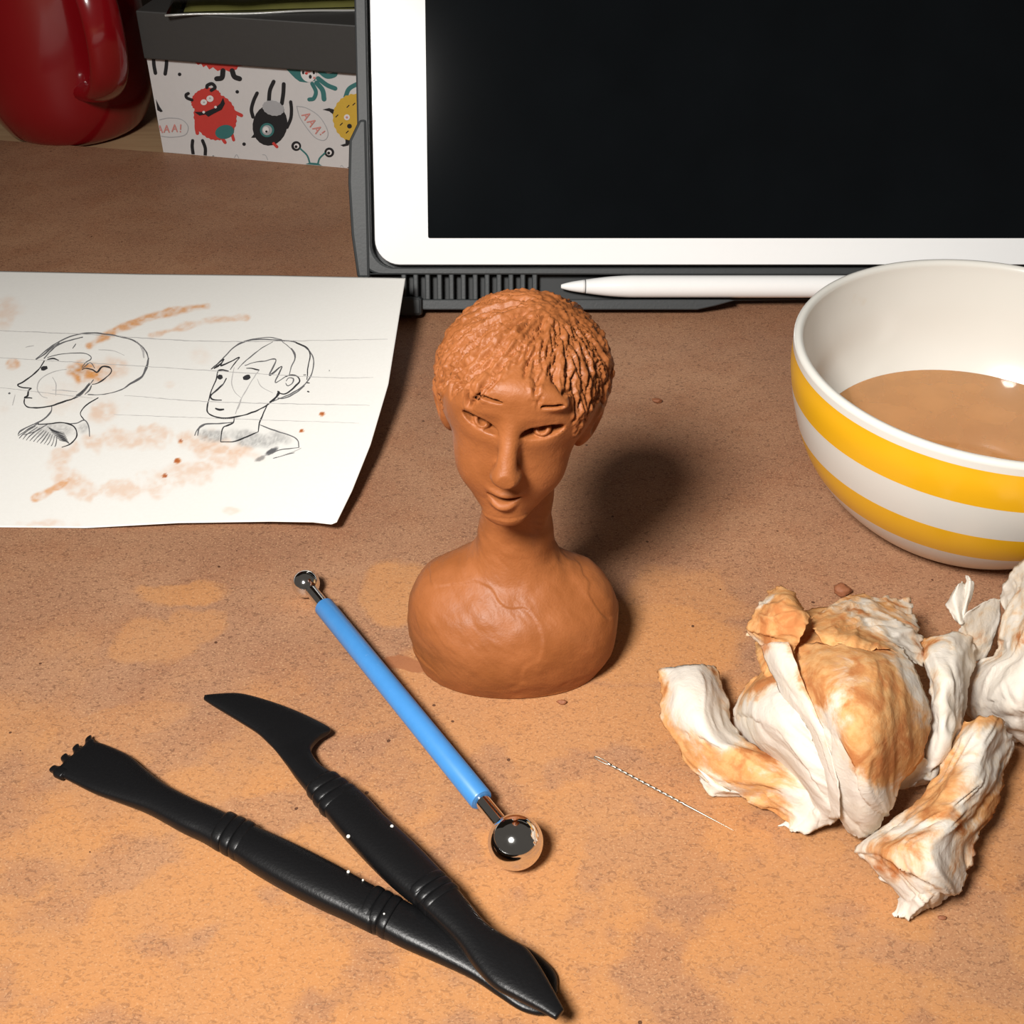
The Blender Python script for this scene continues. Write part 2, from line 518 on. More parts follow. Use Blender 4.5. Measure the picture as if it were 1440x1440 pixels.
    disp += np.where(low, .32*sstep(.0, .09, pl+.12*noise(V[:,0]*.3, V[:,1]*.3, V[:,2]*.3)), 0)*sstep(3, 7, V[:,2])*(1-sstep(32, 40, V[:,2]))
    # brushed scratch lines
    disp += np.where(low, .07*noise(V[:,0]*.8+V[:,2]*.9, V[:,1]*.25, V[:,2]*.25-V[:,0]*.3), 0)
    # strokes from the crown
    rs = np.random.default_rng(11)
    crown = np.array([6.5, 7.0, 21.0])
    pts, dep = [], []
    cen = np.array([0, 3.5, 3.2]); rad3 = np.array([20.6, 23.9, 18.2])
    for s in range(420):
        ph = rs.uniform(-180, 180)
        if abs(ph) > 115 and rs.random() < .6: continue
        a0 = rs.uniform(.16, .82); a1 = a0 + rs.uniform(.10, .36)
        w0 = rs.uniform(-10, 10); dd = rs.uniform(.4, 1.15)
        m = 40
        for t in np.linspace(a0, a1, m):
            p = math.radians(ph + w0*math.sin(5*t+ph))
            zl = hairline(np.degrees(p))
            end = np.array([math.sin(p), -math.cos(p), 0.0])
            # great arc from the crown to the hairline
            q = crown*(1-t) + (end*np.array([22, 24, 0]) + np.array([0, 3, zl-1.5]))*t
            q = (q-cen); q = q/np.sqrt(((q/rad3)**2).sum())+cen
            pts.append(q); dep.append(dd*math.sin(math.pi*np.clip((t-a0)/(a1-a0), .08, .92)))
    kd = kdtree.KDTree(len(pts))
    for i, q in enumerate(pts): kd.insert(q, i)
    kd.balance()
    hi_ = np.nonzero(hairw > .02)[0]
    for i in hi_:
        p = L[i]-cen; p = p/np.sqrt(((p/rad3)**2).sum())+cen
        _, j, dist = kd.find(p)
        disp[i] -= hairw[i]*(1.6*dep[j]*math.exp(-(dist/.40)**2) - .28*math.exp(-((dist-.85)/.35)**2))
    ha = np.arctan2(L[:,0]-5, -(L[:,1]-1.5))
    disp += hairw*(.35*noise(L[:,0]*.5, L[:,1]*.5, L[:,2]*.5) + .22*noise(ha*16, L[:,2]*.35, 5.0) + .26*noise(L[:,0]*1.3, L[:,1]*1.3, L[:,2]*1.3))
    disp[V[:,2] < .6] = 0
    V = V + nv*disp[:, None]
    V[:,2] = np.maximum(V[:,2], .05)
    me.vertices.foreach_set('co', (V*MM).ravel()); me.update()
    t = NT('red_clay'); o = t.coord()
    f = t.noise(o, 90, 4); g = t.noise(o, 1500, 3)
    c = t.mix(t.range(f, .3, .7), (.245, .078, .021), (.300, .098, .028))
    t.base(t.mix(t.math('MULTIPLY', t.range(g, .55, .75), .35), c, (.21, .065, .02)))
    t.p(Roughness=t.range(f, .3, .7, .46, .6), Specular_IOR_Level=.34)
    t.bump(t.math('ADD', g, t.math('MULTIPLY', t.noise(o, 420, 3), 1.6)), .22, .0004)
    ob = link('clay_bust', me, t.m)
    ob.location = (BX*MM, BY*MM, 0)
    tag(ob, 'red brown clay bust of a head with incised short hair on narrow shoulders', 'sculpture')
build_bust()

# ------------------------------------------------------------------ bowl of muddy water
def build_bowl():
    s = .80
    C = np.array([180.9*s, 401.0*s, 0.0]); H = CH-236.8*s; R = 75*s
    t = NT('striped_glaze'); o = t.coord()
    sp = t.n('ShaderNodeSeparateXYZ'); t.set(sp.inputs[0], o)
    z = sp.outputs[2]
    rr = t.vmath('LENGTH', t.n('ShaderNodeCombineXYZ', X=sp.outputs[0], Y=sp.outputs[1]).outputs[0])
    def band(a, b):
        return t.math('MULTIPLY', t.math('GREATER_THAN', z, a*MM), t.math('LESS_THAN', z, b*MM))
    bands = t.math('ADD', band(*BANDS[0]), band(*BANDS[1]))
    nrm = t.n('ShaderNodeNewGeometry').outputs['Normal']
    outw = t.vmath('DOT_PRODUCT', nrm, t.n('ShaderNodeCombineXYZ', X=sp.outputs[0], Y=sp.outputs[1]).outputs[0])
    bands = t.math('MULTIPLY', bands, t.math('GREATER_THAN', outw, 0.0))
    f = t.noise(o, 30, 3)
    white = t.mix(f, (.66, .64, .585), (.72, .70, .65))
    # dried drips inside the rim
    drip = t.range(t.noise(o, 48, 3), .66, .74)
    drip = t.math('MULTIPLY', drip, t.math('LESS_THAN', outw, 0.0))
    white = t.mix(t.math('MULTIPLY', drip, .35), white, (.62, .46, .26))
    t.base(t.mix(bands, white, (.80, .42, .012)))
    t.p(Roughness=.24, Coat_Weight=.15, Coat_Roughness=.08)
    b = thing('striped_bowl', 'white ceramic bowl with broad yellow stripes holding muddy water', 'bowl', (C[0], C[1], 0))
    outer = catmull([(R*.50, 0), (R*.54, .5), (R*.635, 4.2), (R*.765, 12), (R*.875, 22), (R*.948, 34), (R*.992, 46), (R*.998, H-4), (R*1.0, H-1.2)], 60)
    inner = catmull([(R-2.9, H-1.2), (R-3.3, H-5), (R*.92, 44), (R*.868, 30), (R*.77, 19.5), (R*.62, 10.5), (R*.42, 5.6), (R*.2, 4), (0.05, 3.8)], 60)
    rim = [(R-.5, H-.3), (R-1.45, H), (R-2.4, H-.3)]
    foot = [(0.05, 1.6), (R*.38, 1.6), (R*.39, 0)]
    prof = foot + [tuple(p) for p in outer] + rim + [tuple(p) for p in inner]
    V, F = lathe(prof, 128, C, cap=False)
    part('bowl_body', V, F, t.m, b)
    # water
    WL = 21.5
    rin = np.interp(WL, inner[::-1, 1], inner[::-1, 0])
    w = NT('muddy_water')
    nt = w.t; nt.nodes.remove(w.b)
    tr = w.n('ShaderNodeBsdfTransparent'); gl = w.n('ShaderNodeBsdfGlossy'); gl.inputs['Roughness'].default_value = .02
    fr = w.n('ShaderNodeFresnel'); fr.inputs['IOR'].default_value = 1.33
    df = w.n('ShaderNodeBsdfDiffuse'); df.inputs['Color'].default_value = (.92, .45, .165, 1)
    m0 = w.n('ShaderNodeMixShader'); w.set(m0.inputs[0], w.range(w.noise(w.coord(), 60, 3), .3, .7, .36, .46)); w.set(m0.inputs[1], tr.outputs[0]); w.set(m0.inputs[2], df.outputs[0])
    mx = w.n('ShaderNodeMixShader'); w.set(mx.inputs[0], fr.outputs[0]); w.set(mx.inputs[1], m0.outputs[0]); w.set(mx.inputs[2], gl.outputs[0])
    w.set(w.out.inputs['Surface'], mx.outputs[0])
    va = w.n('ShaderNodeVolumeAbsorption'); va.inputs['Color'].default_value = (.97, .60, .20, 1); va.inputs['Density'].default_value = 19
    w.set(w.out.inputs['Volume'], va.outputs[0])
    zz = np.linspace(4.6, WL, 18)
    pr = [(0.05, 4.3)] + [(np.interp(q, inner[::-1, 1], inner[::-1, 0])-.15, q) for q in zz] + [(0.05, WL)]
    V, F = lathe(pr, 96, C, cap=False)
    wo = part('clay_water', V, F, w.m)
    me = wo.data
    me.transform(Matrix.Translation(-Vector(C)*MM)); wo.location = Vector(C)*MM
    smooth_by_angle(wo, 30)
    tag(wo, 'cloudy orange brown water inside the yellow striped bowl', 'water')
BANDS = [(41.5, 54.0), (17.5, 29.0)]
build_bowl()

# ------------------------------------------------------------------ tablet, case and stylus
TL = math.radians(27.0)
TY = 449.0
TU = np.array([1, 0, 0.]); TV = np.array([0, math.sin(TL), math.cos(TL)]); TN = np.array([0, -math.cos(TL), math.sin(TL)])
TO = np.array([0, TY, 0.0])
def tp(u, v, n=0.0): return TO + TU*u + TV*v + TN*n
def tuv(px, py, n=0.0):
    p = on_plane(np.array(px, float), np.array(py, float), TO+TN*n, TN)
    d = p-TO
    return float(d@TU), float(d@TV)
def rrect(u0, v0, u1, v1, r, n=8):
    P = []
    for cx, cy, a in ((u1-r, v0+r, -90), (u1-r, v1-r, 0), (u0+r, v1-r, 90), (u0+r, v0+r, 180)):
        for k in range(n+1):
            t = math.radians(a+90*k/n); P.append((cx+r*math.cos(t), cy+r*math.sin(t)))
    return P
def prism_uv(name, P, n0, n1, mat, parent, bev=0.0):
    k = len(P)
    V = [tp(u, v, n0) for u, v in P] + [tp(u, v, n1) for u, v in P]
    F = [tuple(range(k))[::-1], tuple(range(k, 2*k))] + [(i, (i+1) % k, k+(i+1) % k, k+i) for i in range(k)]
    o = part(name, V, F, mat, parent, smooth=False)
    if bev: bevel(o, bev, 2, 50)
    return o
def frame_uv(name, Po, Pi, n0, n1, mat, parent, bev=0.0):
    k = len(Po)
    V = [tp(u, v, n) for P, n in ((Po, n0), (Po, n1), (Pi, n1), (Pi, n0)) for u, v in P]
    F = []
    for i in range(k):
        j = (i+1) % k
        for a, b in ((0,1), (1,2), (2,3), (3,0)):
            F.append((a*k+i, a*k+j, b*k+j, b*k+i))
    o = part(name, V, F, mat, parent, smooth=False)
    if bev: bevel(o, bev, 2, 50)
    return o
M['case'] = plain('grey_rubber', (.030, .034, .036), .52, bump=.1, scale=900)
M['case_dark'] = plain('dark_rubber', (.018, .02, .021), .6, scale=900)
M['bezel'] = plain('white_glass', (.90, .91, .91), .12, var=.01)
M['screen'] = plain('dark_display', (.003, .004, .005), .08, var=.3, scale=30, Specular_IOR_Level=.25)
M['alu'] = plain('aluminium', (.7, .7, .7), .35, 1.0)
M['white'] = plain('white_plastic', (.88, .88, .87), .22, var=.01)
def build_tablet():
    su, sv = tuv(602, 335, 6.0)           # lower left corner of the display
    bu, bv = tuv(527, 373, 6.0)           # lower left of the white front
    W, Hh = 305.0, 219.0
    t = thing('tablet', 'large white framed tablet with a black screen leaning behind the clay bust', 'tablet', tp(bu+W/2, bv))
    prism_uv('body', rrect(bu, bv, bu+W, bv+Hh, 10), .4, 5.6, M['alu'], t, .3)
    gl_ = prism_uv('front_glass', rrect(bu+.3, bv+.3, bu+W-.3, bv+Hh-.3, 9.7), 5.5, 6.0, M['bezel'], t, .15)
    prism_uv('screen', rrect(su, sv, su+262.5, sv+197, .7, 3), 5.9, 6.05, M['screen'], gl_)
    c = thing('tablet_case', 'dark grey rubber tablet case with a ribbed stylus tray along its foot', 'case', tp(bu+W/2, 0))
    ou = tuv(505, 380, 6)[0]
    o_r = bu+W+(bu-ou)
    ot = bv+Hh+4.5
    # back shell and raised rim around the tablet
    prism_uv('back_shell', rrect(ou, 14.5, o_r, ot, 8), -4.0, 0.0, M['case'], c, .8)
    frame_uv('rim', rrect(ou+.6, bv-3.6, o_r-.6, ot, 8), rrect(bu-.9, bv-.9, bu+W+.9, bv+Hh+.9, 9.5), -.2, 7.4, M['case'], c, .9)
    # corner bumper, thicker low on the left edge
    cb = [(ou-.6, 13.0), (bu-1.7, 13.0), (bu-1.7, bv+6), (bu-1.7, 74), (ou+1.6, 74), (ou-2.6, 66), (ou-3.4, 50), (ou-2.6, 30)]
    prism_uv('corner_bumper', cb, -3, 8.0, M['case'], c, 1.2)
    # tray
    v_top = tuv(700, 386, 6)[1]; v_lip = tuv(700, 421, 6)[1]; v_bot = 0.6
    l_u = tuv(520, 400, 6)[0]; lip0 = tuv(590, 430, 6)[0]; lip1 = tuv(1012, 430, 6)[0]
    slot0 = tuv(568, 400, 6)[0]; slot1 = tuv(752, 400, 6)[0]
    prism_uv('tray_back', [(l_u, v_bot+1), (o_r-4, v_bot+6), (o_r-4, bv-3), (l_u, bv-3)], -4, 1.2, M['case_dark'], c, .3)
    prism_uv('tray_top', [(l_u, v_top), (o_r-3, v_top), (o_r-3, bv-3.2), (l_u, bv-3.2)], 1.0, 7.2, M['case'], c, .5)
    P = [(l_u, v_bot), (lip1-9, v_bot), (lip1-2, v_bot+1.5), (lip1+6, v_lip-.4), (lip1+4, v_lip), (l_u, v_lip)]
    prism_uv('tray_lip', P, -1, 7.4, M['case'], c, .9)
    n = 11
    pitch = (slot1-slot0)/n
    for i in range(n+1):
        u = slot0 + i*pitch
        w = pitch*.44
        prism_uv('rib', [(u-w/2, v_lip-.3), (u+w/2, v_lip-.3), (u+w/2, v_top+.3), (u-w/2, v_top+.3)], 1.0, 6.6, M['case'], c, .5)
    a, b = tuv(574, 443, 6), tuv(594, 417, 6)
    prism_uv('hinge_tab', [(a[0]-14, a[1]-0.2), (b[0], a[1]-0.2), (b[0], b[1]-1), (b[0]-1, b[1]), (a[0]-14, b[1])], 0, 10.0, M['case'], c, 1.2)
    # stylus lying in the tray
    r = 4.45
    nc = 1.2 + r
    s0u, s0v = tuv(789, 404, nc)
    vc = (v_lip + v_top)/2+.2
    st = thing('stylus', 'white digital stylus lying in the tablet case tray', 'stylus', tp(s0u+88, vc, nc))
    ax = TU
    V, F = lathe(catmull([(.35, 0), (.9, .35), (1.9, 4.2), (2.75, 9.6)], 16), 32, tp(s0u, vc, nc), ax)
    part('tip', V, F, M['white'], st)
    V, F = lathe([(2.62, 9.55), (2.62, 9.95)], 32, tp(s0u, vc, nc), ax)
    part('tip_seam', V, F, M['case'], st)
    V, F = lathe([tuple(q) for q in catmull([(2.78, 9.9), (3.35, 14), (4.0, 20), (4.4, 27), (4.45, 34), (4.45, 60)], 30)] + [(4.45, 158), (4.45, 172), (4.0, 175), (3.0, 175.7)], 32, tp(s0u, vc, nc), ax)
    part('barrel', V, F, M['white'], st)
    V, F = lathe([(4.47, 157), (4.5, 157.2), (4.5, 158.8), (4.47, 159)], 32, tp(s0u, vc, nc), ax)
    part('metal_band', V, F, M['alu'], st)
build_tablet()

# ------------------------------------------------------------------ sheet with sketches
def paper_edge_x(py): return np.interp(py, [385, 391, 440, 540, 625, 690, 735], [572, 570, 562, 546, 521, 495, 473])
def paper_z(px, py):
    w = np.clip((738-py)/350.0, -.1, 1.1)
    s = np.clip((px-120)/(paper_edge_x(py)-120), 0, 1.05)
    return .5 + 8*sstep(.0, 1.0, w) + (4.5 + 9.0*w)*s**2.2 + 1.2*np.exp(-((px-215)/90)**2)*(1-w)
def paper_pt(px, py, off=0.0): return at(px, py, paper_z(np.asarray(px, float), np.asarray(py, float))+off)
def zA(P): return [(x/6.0, 440+y/6.0) for x, y in P]                 # profile sketch
def zB(P): return [(240+x/6.26, 440+y/6.26) for x, y in P]           # three-quarter sketch
def zC(P): return [(x/2.4, 370+y/2.4) for x, y in P]
def build_paper():
    m, n = 170, 330
    s = np.linspace(0, 1, n); r = np.linspace(0, 1, m)
    Rr, Sx = np.meshgrid(r, s, indexing='ij')
    bx = -185 + (473+185)*Sx
    by = np.interp(bx, [-185, 0, 120, 250, 380, 440, 466, 473], [748, 741, 742, 735, 733, 734, 737, 734])
    tx = -150 + (570+150)*Sx
    ty = np.interp(tx, [-150, 0, 200, 380, 570], [376, 381, 385, 387, 391])
    py = by*(1-Rr) + ty*Rr
    ex = paper_edge_x(py)
    lx = -185*(1-Rr) + -150*Rr
    px = lx + (ex-lx)*Sx
    V = paper_pt(px, py).reshape(-1, 3)
    x, y = px.ravel(), py.ravel()
    wob = lambda k, f: k*fbm(x*f, y*f, 1.0, 4)
    def blob(cx, cy, rx, ry, soft=.5, j=.35, ang=0):
        a = math.radians(ang); dx, dy = x-cx, y-cy
        d = np.hypot((dx*math.cos(a)+dy*math.sin(a))/rx, (-dx*math.sin(a)+dy*math.cos(a))/ry) + wob(j, .035)
        return 1-sstep(1-soft, 1, d)
    def streak(P, w, j=.35):
        P = catmull(np.array(P, float), 80)
        d = np.full(len(x), 1e9)
        for q in P: d = np.minimum(d, np.hypot(x-q[0], y-q[1]))
        return 1-sstep(.35, 1, d/w + wob(j, .05))
    st = np.zeros(len(x))
    def add(v, k): np.maximum(st, v*k, out=st)
    add(blob(125, 522, 34, 19, .5), .95); add(blob(150, 520, 42, 22, .7), .5); add(blob(143, 577, 27, 20, .7), .40)
    add(blob(17, 510, 10, 9, .5), .7); add(blob(10, 440, 26, 24, .8), .3)
    add(streak(zC([(300,280),(400,222),(500,186),(600,160),(700,145)]), 7), .8)
    add(streak(zC([(510,245),(620,215),(720,190),(830,185)]), 6), .55)
    add(streak(zC([(240,630),(200,690),(260,760),(400,765),(560,745),(680,700),(770,650),(640,595),(420,585),(300,600)]), 17, .5), .38)
    add(streak(zC([(120,790),(200,752),(245,720)]), 7), .75); add(blob(105, 672, 12, 16, .6), .5)
    add(blob(300, 632, 60, 14, .7, .5, 5), .5); add(blob(180, 618, 30, 12, .6), .4); add(blob(250, 665, 40, 14, .8, .6), .35)
    add(blob(330, 718, 22, 6, .7, .6), .25); add(blob(60, 736, 40, 7, .7, .6), .3); add(blob(280, 500, 20, 14, .9), .14)
    add(blob(90, 560, 90, 30, .9, .6), .13); add(blob(240, 540, 12, 8, .8), .2)
    for px_, py_, k in ((453,582,5), (424,606,4), (254,622,4), (250,648,6), (232,669,5)): add(blob(px_, py_, k, k*.75, .4, .1), 1.0)
    red = np.zeros(len(x))
    for px_, py_, k in ((254,620,3.5), (249,648,5), (232,669,4.5), (453,582,4), (424,606,3.5)): red = np.maximum(red, blob(px_, py_, k, k*.8, .4, .1))
    gr = np.zeros(len(x))
    def addg(v, k): np.maximum(gr, v*k, out=gr)
    hat = .75+.5*noise(x*.5, y*.5, 3)
    addg(blob(300, 613, 26, 10, .5, .25, 4)*hat, .5); addg(blob(362, 618, 46, 13, .5, .25, 6)*hat, .5); addg(blob(395, 615, 24, 12, .5, .2, 22)*hat, .45)
    addg(blob(75, 605, 38, 14, .5, .3)*hat, .38); addg(blob(118, 602, 10, 10, .6, .2)*hat, .35)
    addg(blob(383, 634, 12, 4.2, .4, .2, -28), 1.2); addg(blob(366, 645, 8, 3, .4, .2, -25), .7)
    addg(blob(115, 520, 22, 10, .8)*hat, .18)
    st *= np.clip(.85+.55*fbm(x*.12, y*.2, 7.0, 3), .25, 1.1)
    F = grid_faces(m, n)
    o = part('sketch_sheet', V, F, None)
    me = o.data
    for nm, arr in (('stain', st), ('rust', red), ('graphite', gr)):
        at_ = me.attributes.new(nm, 'FLOAT', 'POINT'); at_.data.foreach_set('value', np.clip(arr, 0, 1).astype(np.float32))
    t = NT('sketch_paper')
    g = t.noise(t.coord(), 900, 3)
    c = t.mix(g, (.77, .757, .715), (.82, .81, .775))
    def A(nm): return t.n('ShaderNodeAttribute', attribute_name=nm).outputs['Fac']
    c = t.mix(t.math('MULTIPLY', A('stain'), t.range(g, .2, .8, .8, 1.0)), c, (.66, .27, .05))
    c = t.mix(A('rust'), c, (.42, .12, .035))
    c = t.mix(A('graphite'), c, (.12, .12, .125))
    t.base(c); t.p(Roughness=.75, Specular_IOR_Level=.2); t.bump(g, .05, .0003)
    me.materials.append(t.m)
    sm = o.modifiers.new('thickness', 'SOLIDIFY'); sm.thickness = .25*MM; sm.offset = -1
    tag(o, 'white paper sheet with two pencil head sketches and orange clay stains', 'paper')
    # pencil strokes: thin graphite ribbons lying on the sheet
    pen = {'dark': plain('graphite_dark', (.035, .035, .038), .5), 'mid': plain('graphite_mid', (.14, .14, .145), .6), 'light': plain('graphite_light', (.48, .47, .46), .7)}
    def strokes(name, items, label=None):
        VV, FF, mi = [], [], []
        off = 0
        for P, w, kind in items:
            P = np.array(P, float)
            k = max(8, int(sum(np.hypot(*np.diff(P, axis=0).T))/2.2))
            C = catmull(P, k)
            C = C + .35*np.stack([noise(C[:,0]*.15, C[:,1]*.15, 9.0), noise(C[:,0]*.15, C[:,1]*.15, 4.0)], 1)
            T = np.gradient(C, axis=0); T /= np.maximum(np.linalg.norm(T, axis=1), 1e-6)[:,None]
            Nn = np.stack([-T[:,1], T[:,0]], 1)
            ww = 1.25*w*(.55+.45*np.sin(np.linspace(.15, math.pi-.15, k)))*(1+.35*noise(np.arange(k)*.35, P[0,0], 2.0))/2
            a, b = C+Nn*ww[:,None], C-Nn*ww[:,None]
            Q = np.concatenate([a, b])
            VV.append(paper_pt(Q[:,0], Q[:,1], .06))
            for i in range(k-1):
                FF.append((off+i, off+i+1, off+k+i+1, off+k+i)); mi.append(('dark', 'mid', 'light').index(kind))
            off += 2*k
        s = part(name, np.concatenate(VV), FF, [pen['dark'], pen['mid'], pen['light']], o)
        s.data.polygons.foreach_set('material_index', mi)
        if label: s['label'] = label
        return s
    def blobst(P, w): return (P, w, 'dark')
    D, Mi, Li = 'dark', 'mid', 'light'
    A_ = [([(300,390),(400,310),(500,240),(620,190),(760,170),(900,180),(1040,205),(1140,240),(1220,310),(1250,380),(1240,460),(1200,530),(1110,590),(1040,640),(960,670),(850,690),(740,690)], 1.5, Mi),
          ([(370,385),(450,300),(540,245),(700,205)], 1.6, Mi), ([(300,395),(380,345),(430,300),(500,250)], 1.4, Mi),
          ([(375,400),(340,460),(280,520),(200,580),(150,605),(180,628),(265,635)], 1.7, D), ([(265,635),(240,655),(232,700),(203,715),(272,718)], 1.7, D),
          ([(207,722),(205,765),(240,795),(320,800),(420,788),(520,755),(630,715),(700,660),(760,600)], 1.7, D),
          ([(620,725),(680,690),(740,620)], 2.4, Mi), ([(640,700),(700,655),(755,590)], 1.6, Mi), ([(715,690),(755,650),(772,610)], 1.3, Mi),
          ([(400,375),(500,350),(600,340),(700,340),(760,360),(765,390),(720,420),(690,460)], 1.2, Mi),
          ([(400,392),(450,384),(497,400)], 1.7, D), ([(345,474),(370,467),(398,458)], 4.6, D),
          ([(775,602),(830,590),(900,540),(940,490),(920,458),(860,455),(820,500),(780,480),(720,468),(690,480)], 1.6, D), ([(690,470),(760,420),(800,470)], 1.2, Mi),
          ([(435,788),(430,830),(390,880),(330,920),(270,945)], 1.7, Mi), ([(830,715),(740,770),(690,820),(680,860),(712,905)], 1.4, D),
          ([(320,942),(420,935),(500,925),(590,940),(640,980),(645,1040),(600,1100),(520,1135)], 1.6, D), ([(590,935),(650,930),(710,905),(745,950),(755,1045)], 1.3, Mi),
          ([(280,940),(180,990),(150,1030)], 1.5, Mi), ([(330,930),(230,985),(150,1040)], 1.3, Mi), ([(760,600),(790,560)], 1.2, Mi),
          ([(400,940),(300,1000),(200,1030)], 1.2, Mi), ([(640,260),(610,300)], 1.0, Mi), ([(215,290),(285,275)], 1.0, Li), ([(1255,380),(1235,450),(1190,545),(1080,610)], 2.0, Mi), ([(1150,240),(1200,300),(1215,380)], 2.6, Li),
          ([(560,475),(440,500),(340,560),(315,640),(350,700),(400,720)], 1.0, Li), ([(440,650),(560,655),(650,665)], 1.0, Li), ([(470,700),(470,600),(440,540)], .9, Li), ([(830,310),(960,320),(1050,360)], .9, Li),
          ([(105,780),(125,690)], .8, Li), ([(70,682),(88,676)], 2.0, Mi)]
    for k in range(11): A_.append(([(360+k*18-60, 955+k*9), (300+k*26-90, 1010+k*10), (230+k*30-70, 1060+k*7)], .9, Mi))
    for k in range(9): A_.append(([(400+k*12, 960+k*14), (460+k*12, 990+k*12), (540+k*6, 1010+k*12)], 1.0, D if k % 2 else Mi))
    strokes('profile_drawing', [(zA(P), w, k) for P, w, k in A_], 'pencil drawing of a head in profile')
    B_ = [([(360,495),(460,400),(560,300),(680,245),(800,232),(930,240),(1060,250),(1150,280),(1215,330),(1255,400),(1255,480),(1225,570),(1170,640),(1080,700),(980,745),(900,780)], 1.5, Mi),
          ([(1195,300),(1228,370),(1210,460),(1200,590)], 1.4, D), ([(530,325),(600,270),(700,235),(850,215),(980,235)], 1.1, Mi), ([(1100,262),(1190,300),(1225,345)], 2.0, D),
          ([(412,520),(400,590),(360,680),(340,750),(322,820),(325,870),(370,905),(450,925),(550,920),(680,890),(780,850),(850,810),(910,765),(950,695)], 1.6, D),
          ([(490,575),(450,640),(390,690),(352,730),(370,762),(450,768)], 1.7, D), ([(465,620),(410,675),(360,715)], 1.8, Mi), ([(390,840),(430,852),(472,848)], 2.2, D),
          ([(415,525),(420,508),(455,502),(512,512)], 1.6, D), ([(665,487),(720,490),(782,503)], 1.7, D),
          ([(412,570),(432,565),(455,560)], 4.6, D), ([(638,575),(668,567),(698,556)], 4.6, D),
          ([(355,497),(410,450),(470,405),(440,465),(515,435),(605,390),(560,450),(525,500)], 1.5, D), ([(380,490),(450,440)], 2.2, D),
          ([(900,255),(800,310),(710,380),(640,440),(590,495)], 1.0, Mi), ([(650,462),(740,435),(820,425),(925,412),(870,550),(980,470),(920,610),(1010,560)], 1.5, Mi),
          ([(870,550),(930,500),(980,472),(945,545)], 1.3, D), ([(980,250),(1060,320),(1095,390),(1060,480),(1045,540)], 1.1, Mi), ([(1060,310),(1092,360),(1098,395)], 2.2, Mi),
          ([(560,480),(535,600),(560,690),(620,750)], .9, Li), ([(782,500),(740,560),(700,620),(620,760),(570,890)], 1.1, Li), ([(760,580),(800,650),(900,705)], .9, Li), ([(620,760),(590,850)], 1.6, Li),
          ([(1010,560),(1060,545),(1110,555),(1135,600),(1100,640),(1060,680),(1000,715),(950,705)], 1.7, D), ([(1015,600),(1040,572),(1080,580),(1070,620),(1030,642),(1012,615)], 1.3, Mi), ([(1180,640),(1100,705),(1000,750),(940,750)], 1.4, Mi), ([(940,690),(955,705),(930,740),(870,790)], 2.2, D),
          ([(560,920),(550,965),(500,990),(458,1015),(440,1135)], 1.5, D), ([(850,810),(810,900),(780,970),(770,1045)], 1.4, D), ([(440,1135),(560,1130),(680,1085),(770,1045)], 1.4, D),
          ([(550,962),(430,975),(300,980),(240,1020),(210,1080)], 1.5, Mi), ([(238,1080),(250,1015),(300,985)], 1.3, Mi), ([(785,985),(900,1030),(1050,1080),(1115,1120),(1130,1185)], 1.5, Mi),
          ([(1130,1185),(1040,1195),(950,1210),(860,1250)], 1.2, Mi), ([(1090,1230),(990,1255),(900,1280)], 1.0, Mi), ([(1150,1190),(1060,1230),(930,1270)], .9, Li),
          ([(1200,690),(1222,697)], 1.6, D), ([(1195,615),(1225,617)], 1.2, D), ([(1165,545),(1190,545)], 1.2, D), ([(1395,508),(1400,508)], 1.6, D)]
    strokes('three_quarter_drawing', [(zB(P), w, k) for P, w, k in B_], 'pencil drawing of a head turned three quarters')
    L_ = [([(0,465),(120,470),(300,480),(545,477)], .8, Li), ([(0,503),(200,515),(440,530),(525,531)], .7, Li), ([(175,556),(300,565),(520,570)], .8, Li), ([(160,583),(300,588),(505,595)], .6, Li), ([(0,545),(60,552),(130,560)], .6, Li)]
    strokes('guide_lines', L_, 'faint ruled pencil guide lines')
build_paper()

# ------------------------------------------------------------------ black modelling tools
M['black'] = plain('black_plastic', (.005, .005, .0055), .36, scale=1500, bump=.10, var=.2, Specular_IOR_Level=.28)
M['nick'] = plain('pale_nick', (.75, .72, .66), .6)
def z8(x, y): return (50+.5417*x, 960+.5417*y)
def tool_part(name, st, parent, e=3.2, sub=6):
    S = [(z8(*a), z8(*b), th, z) for a, b, th, z in st]
    V, F = loft(S, 28, e, sub)
    return part(name, V, F, M['black'], parent)
def ring_set(parent, L0, L1, R0, R1, zc, th, n=3, grow=1.06):
    for i in range(n):
        t = (i+.5)/n
        L = np.array(L0)*(1-t)+np.array(L1)*t; R = np.array(R0)*(1-t)+np.array(R1)*t
        d = (np.array(L1)-np.array(L0)+np.array(R1)-np.array(R0))/2/n
        st = []
        for k in range(7):
            a = -1+2*k/6
            g = 1+(grow-1)*math.sqrt(max(0, 1-a*a))-.04
            c = (L+R)/2
            st.append((tuple(c+(L-c)*g+d*a*.48), tuple(c+(R-c)*g+d*a*.48), th*g, zc))
        tool_part('grip_ring', st, parent, 3.0, 2)
def nick(parent, x, y, z, r=.45):
    p = at(*z8(x, y), z)
    V, F = lathe([(.02, .16), (r*.7, .12), (r, -.25)], 8, p)
    part('nick', V, F, M['nick'], parent)
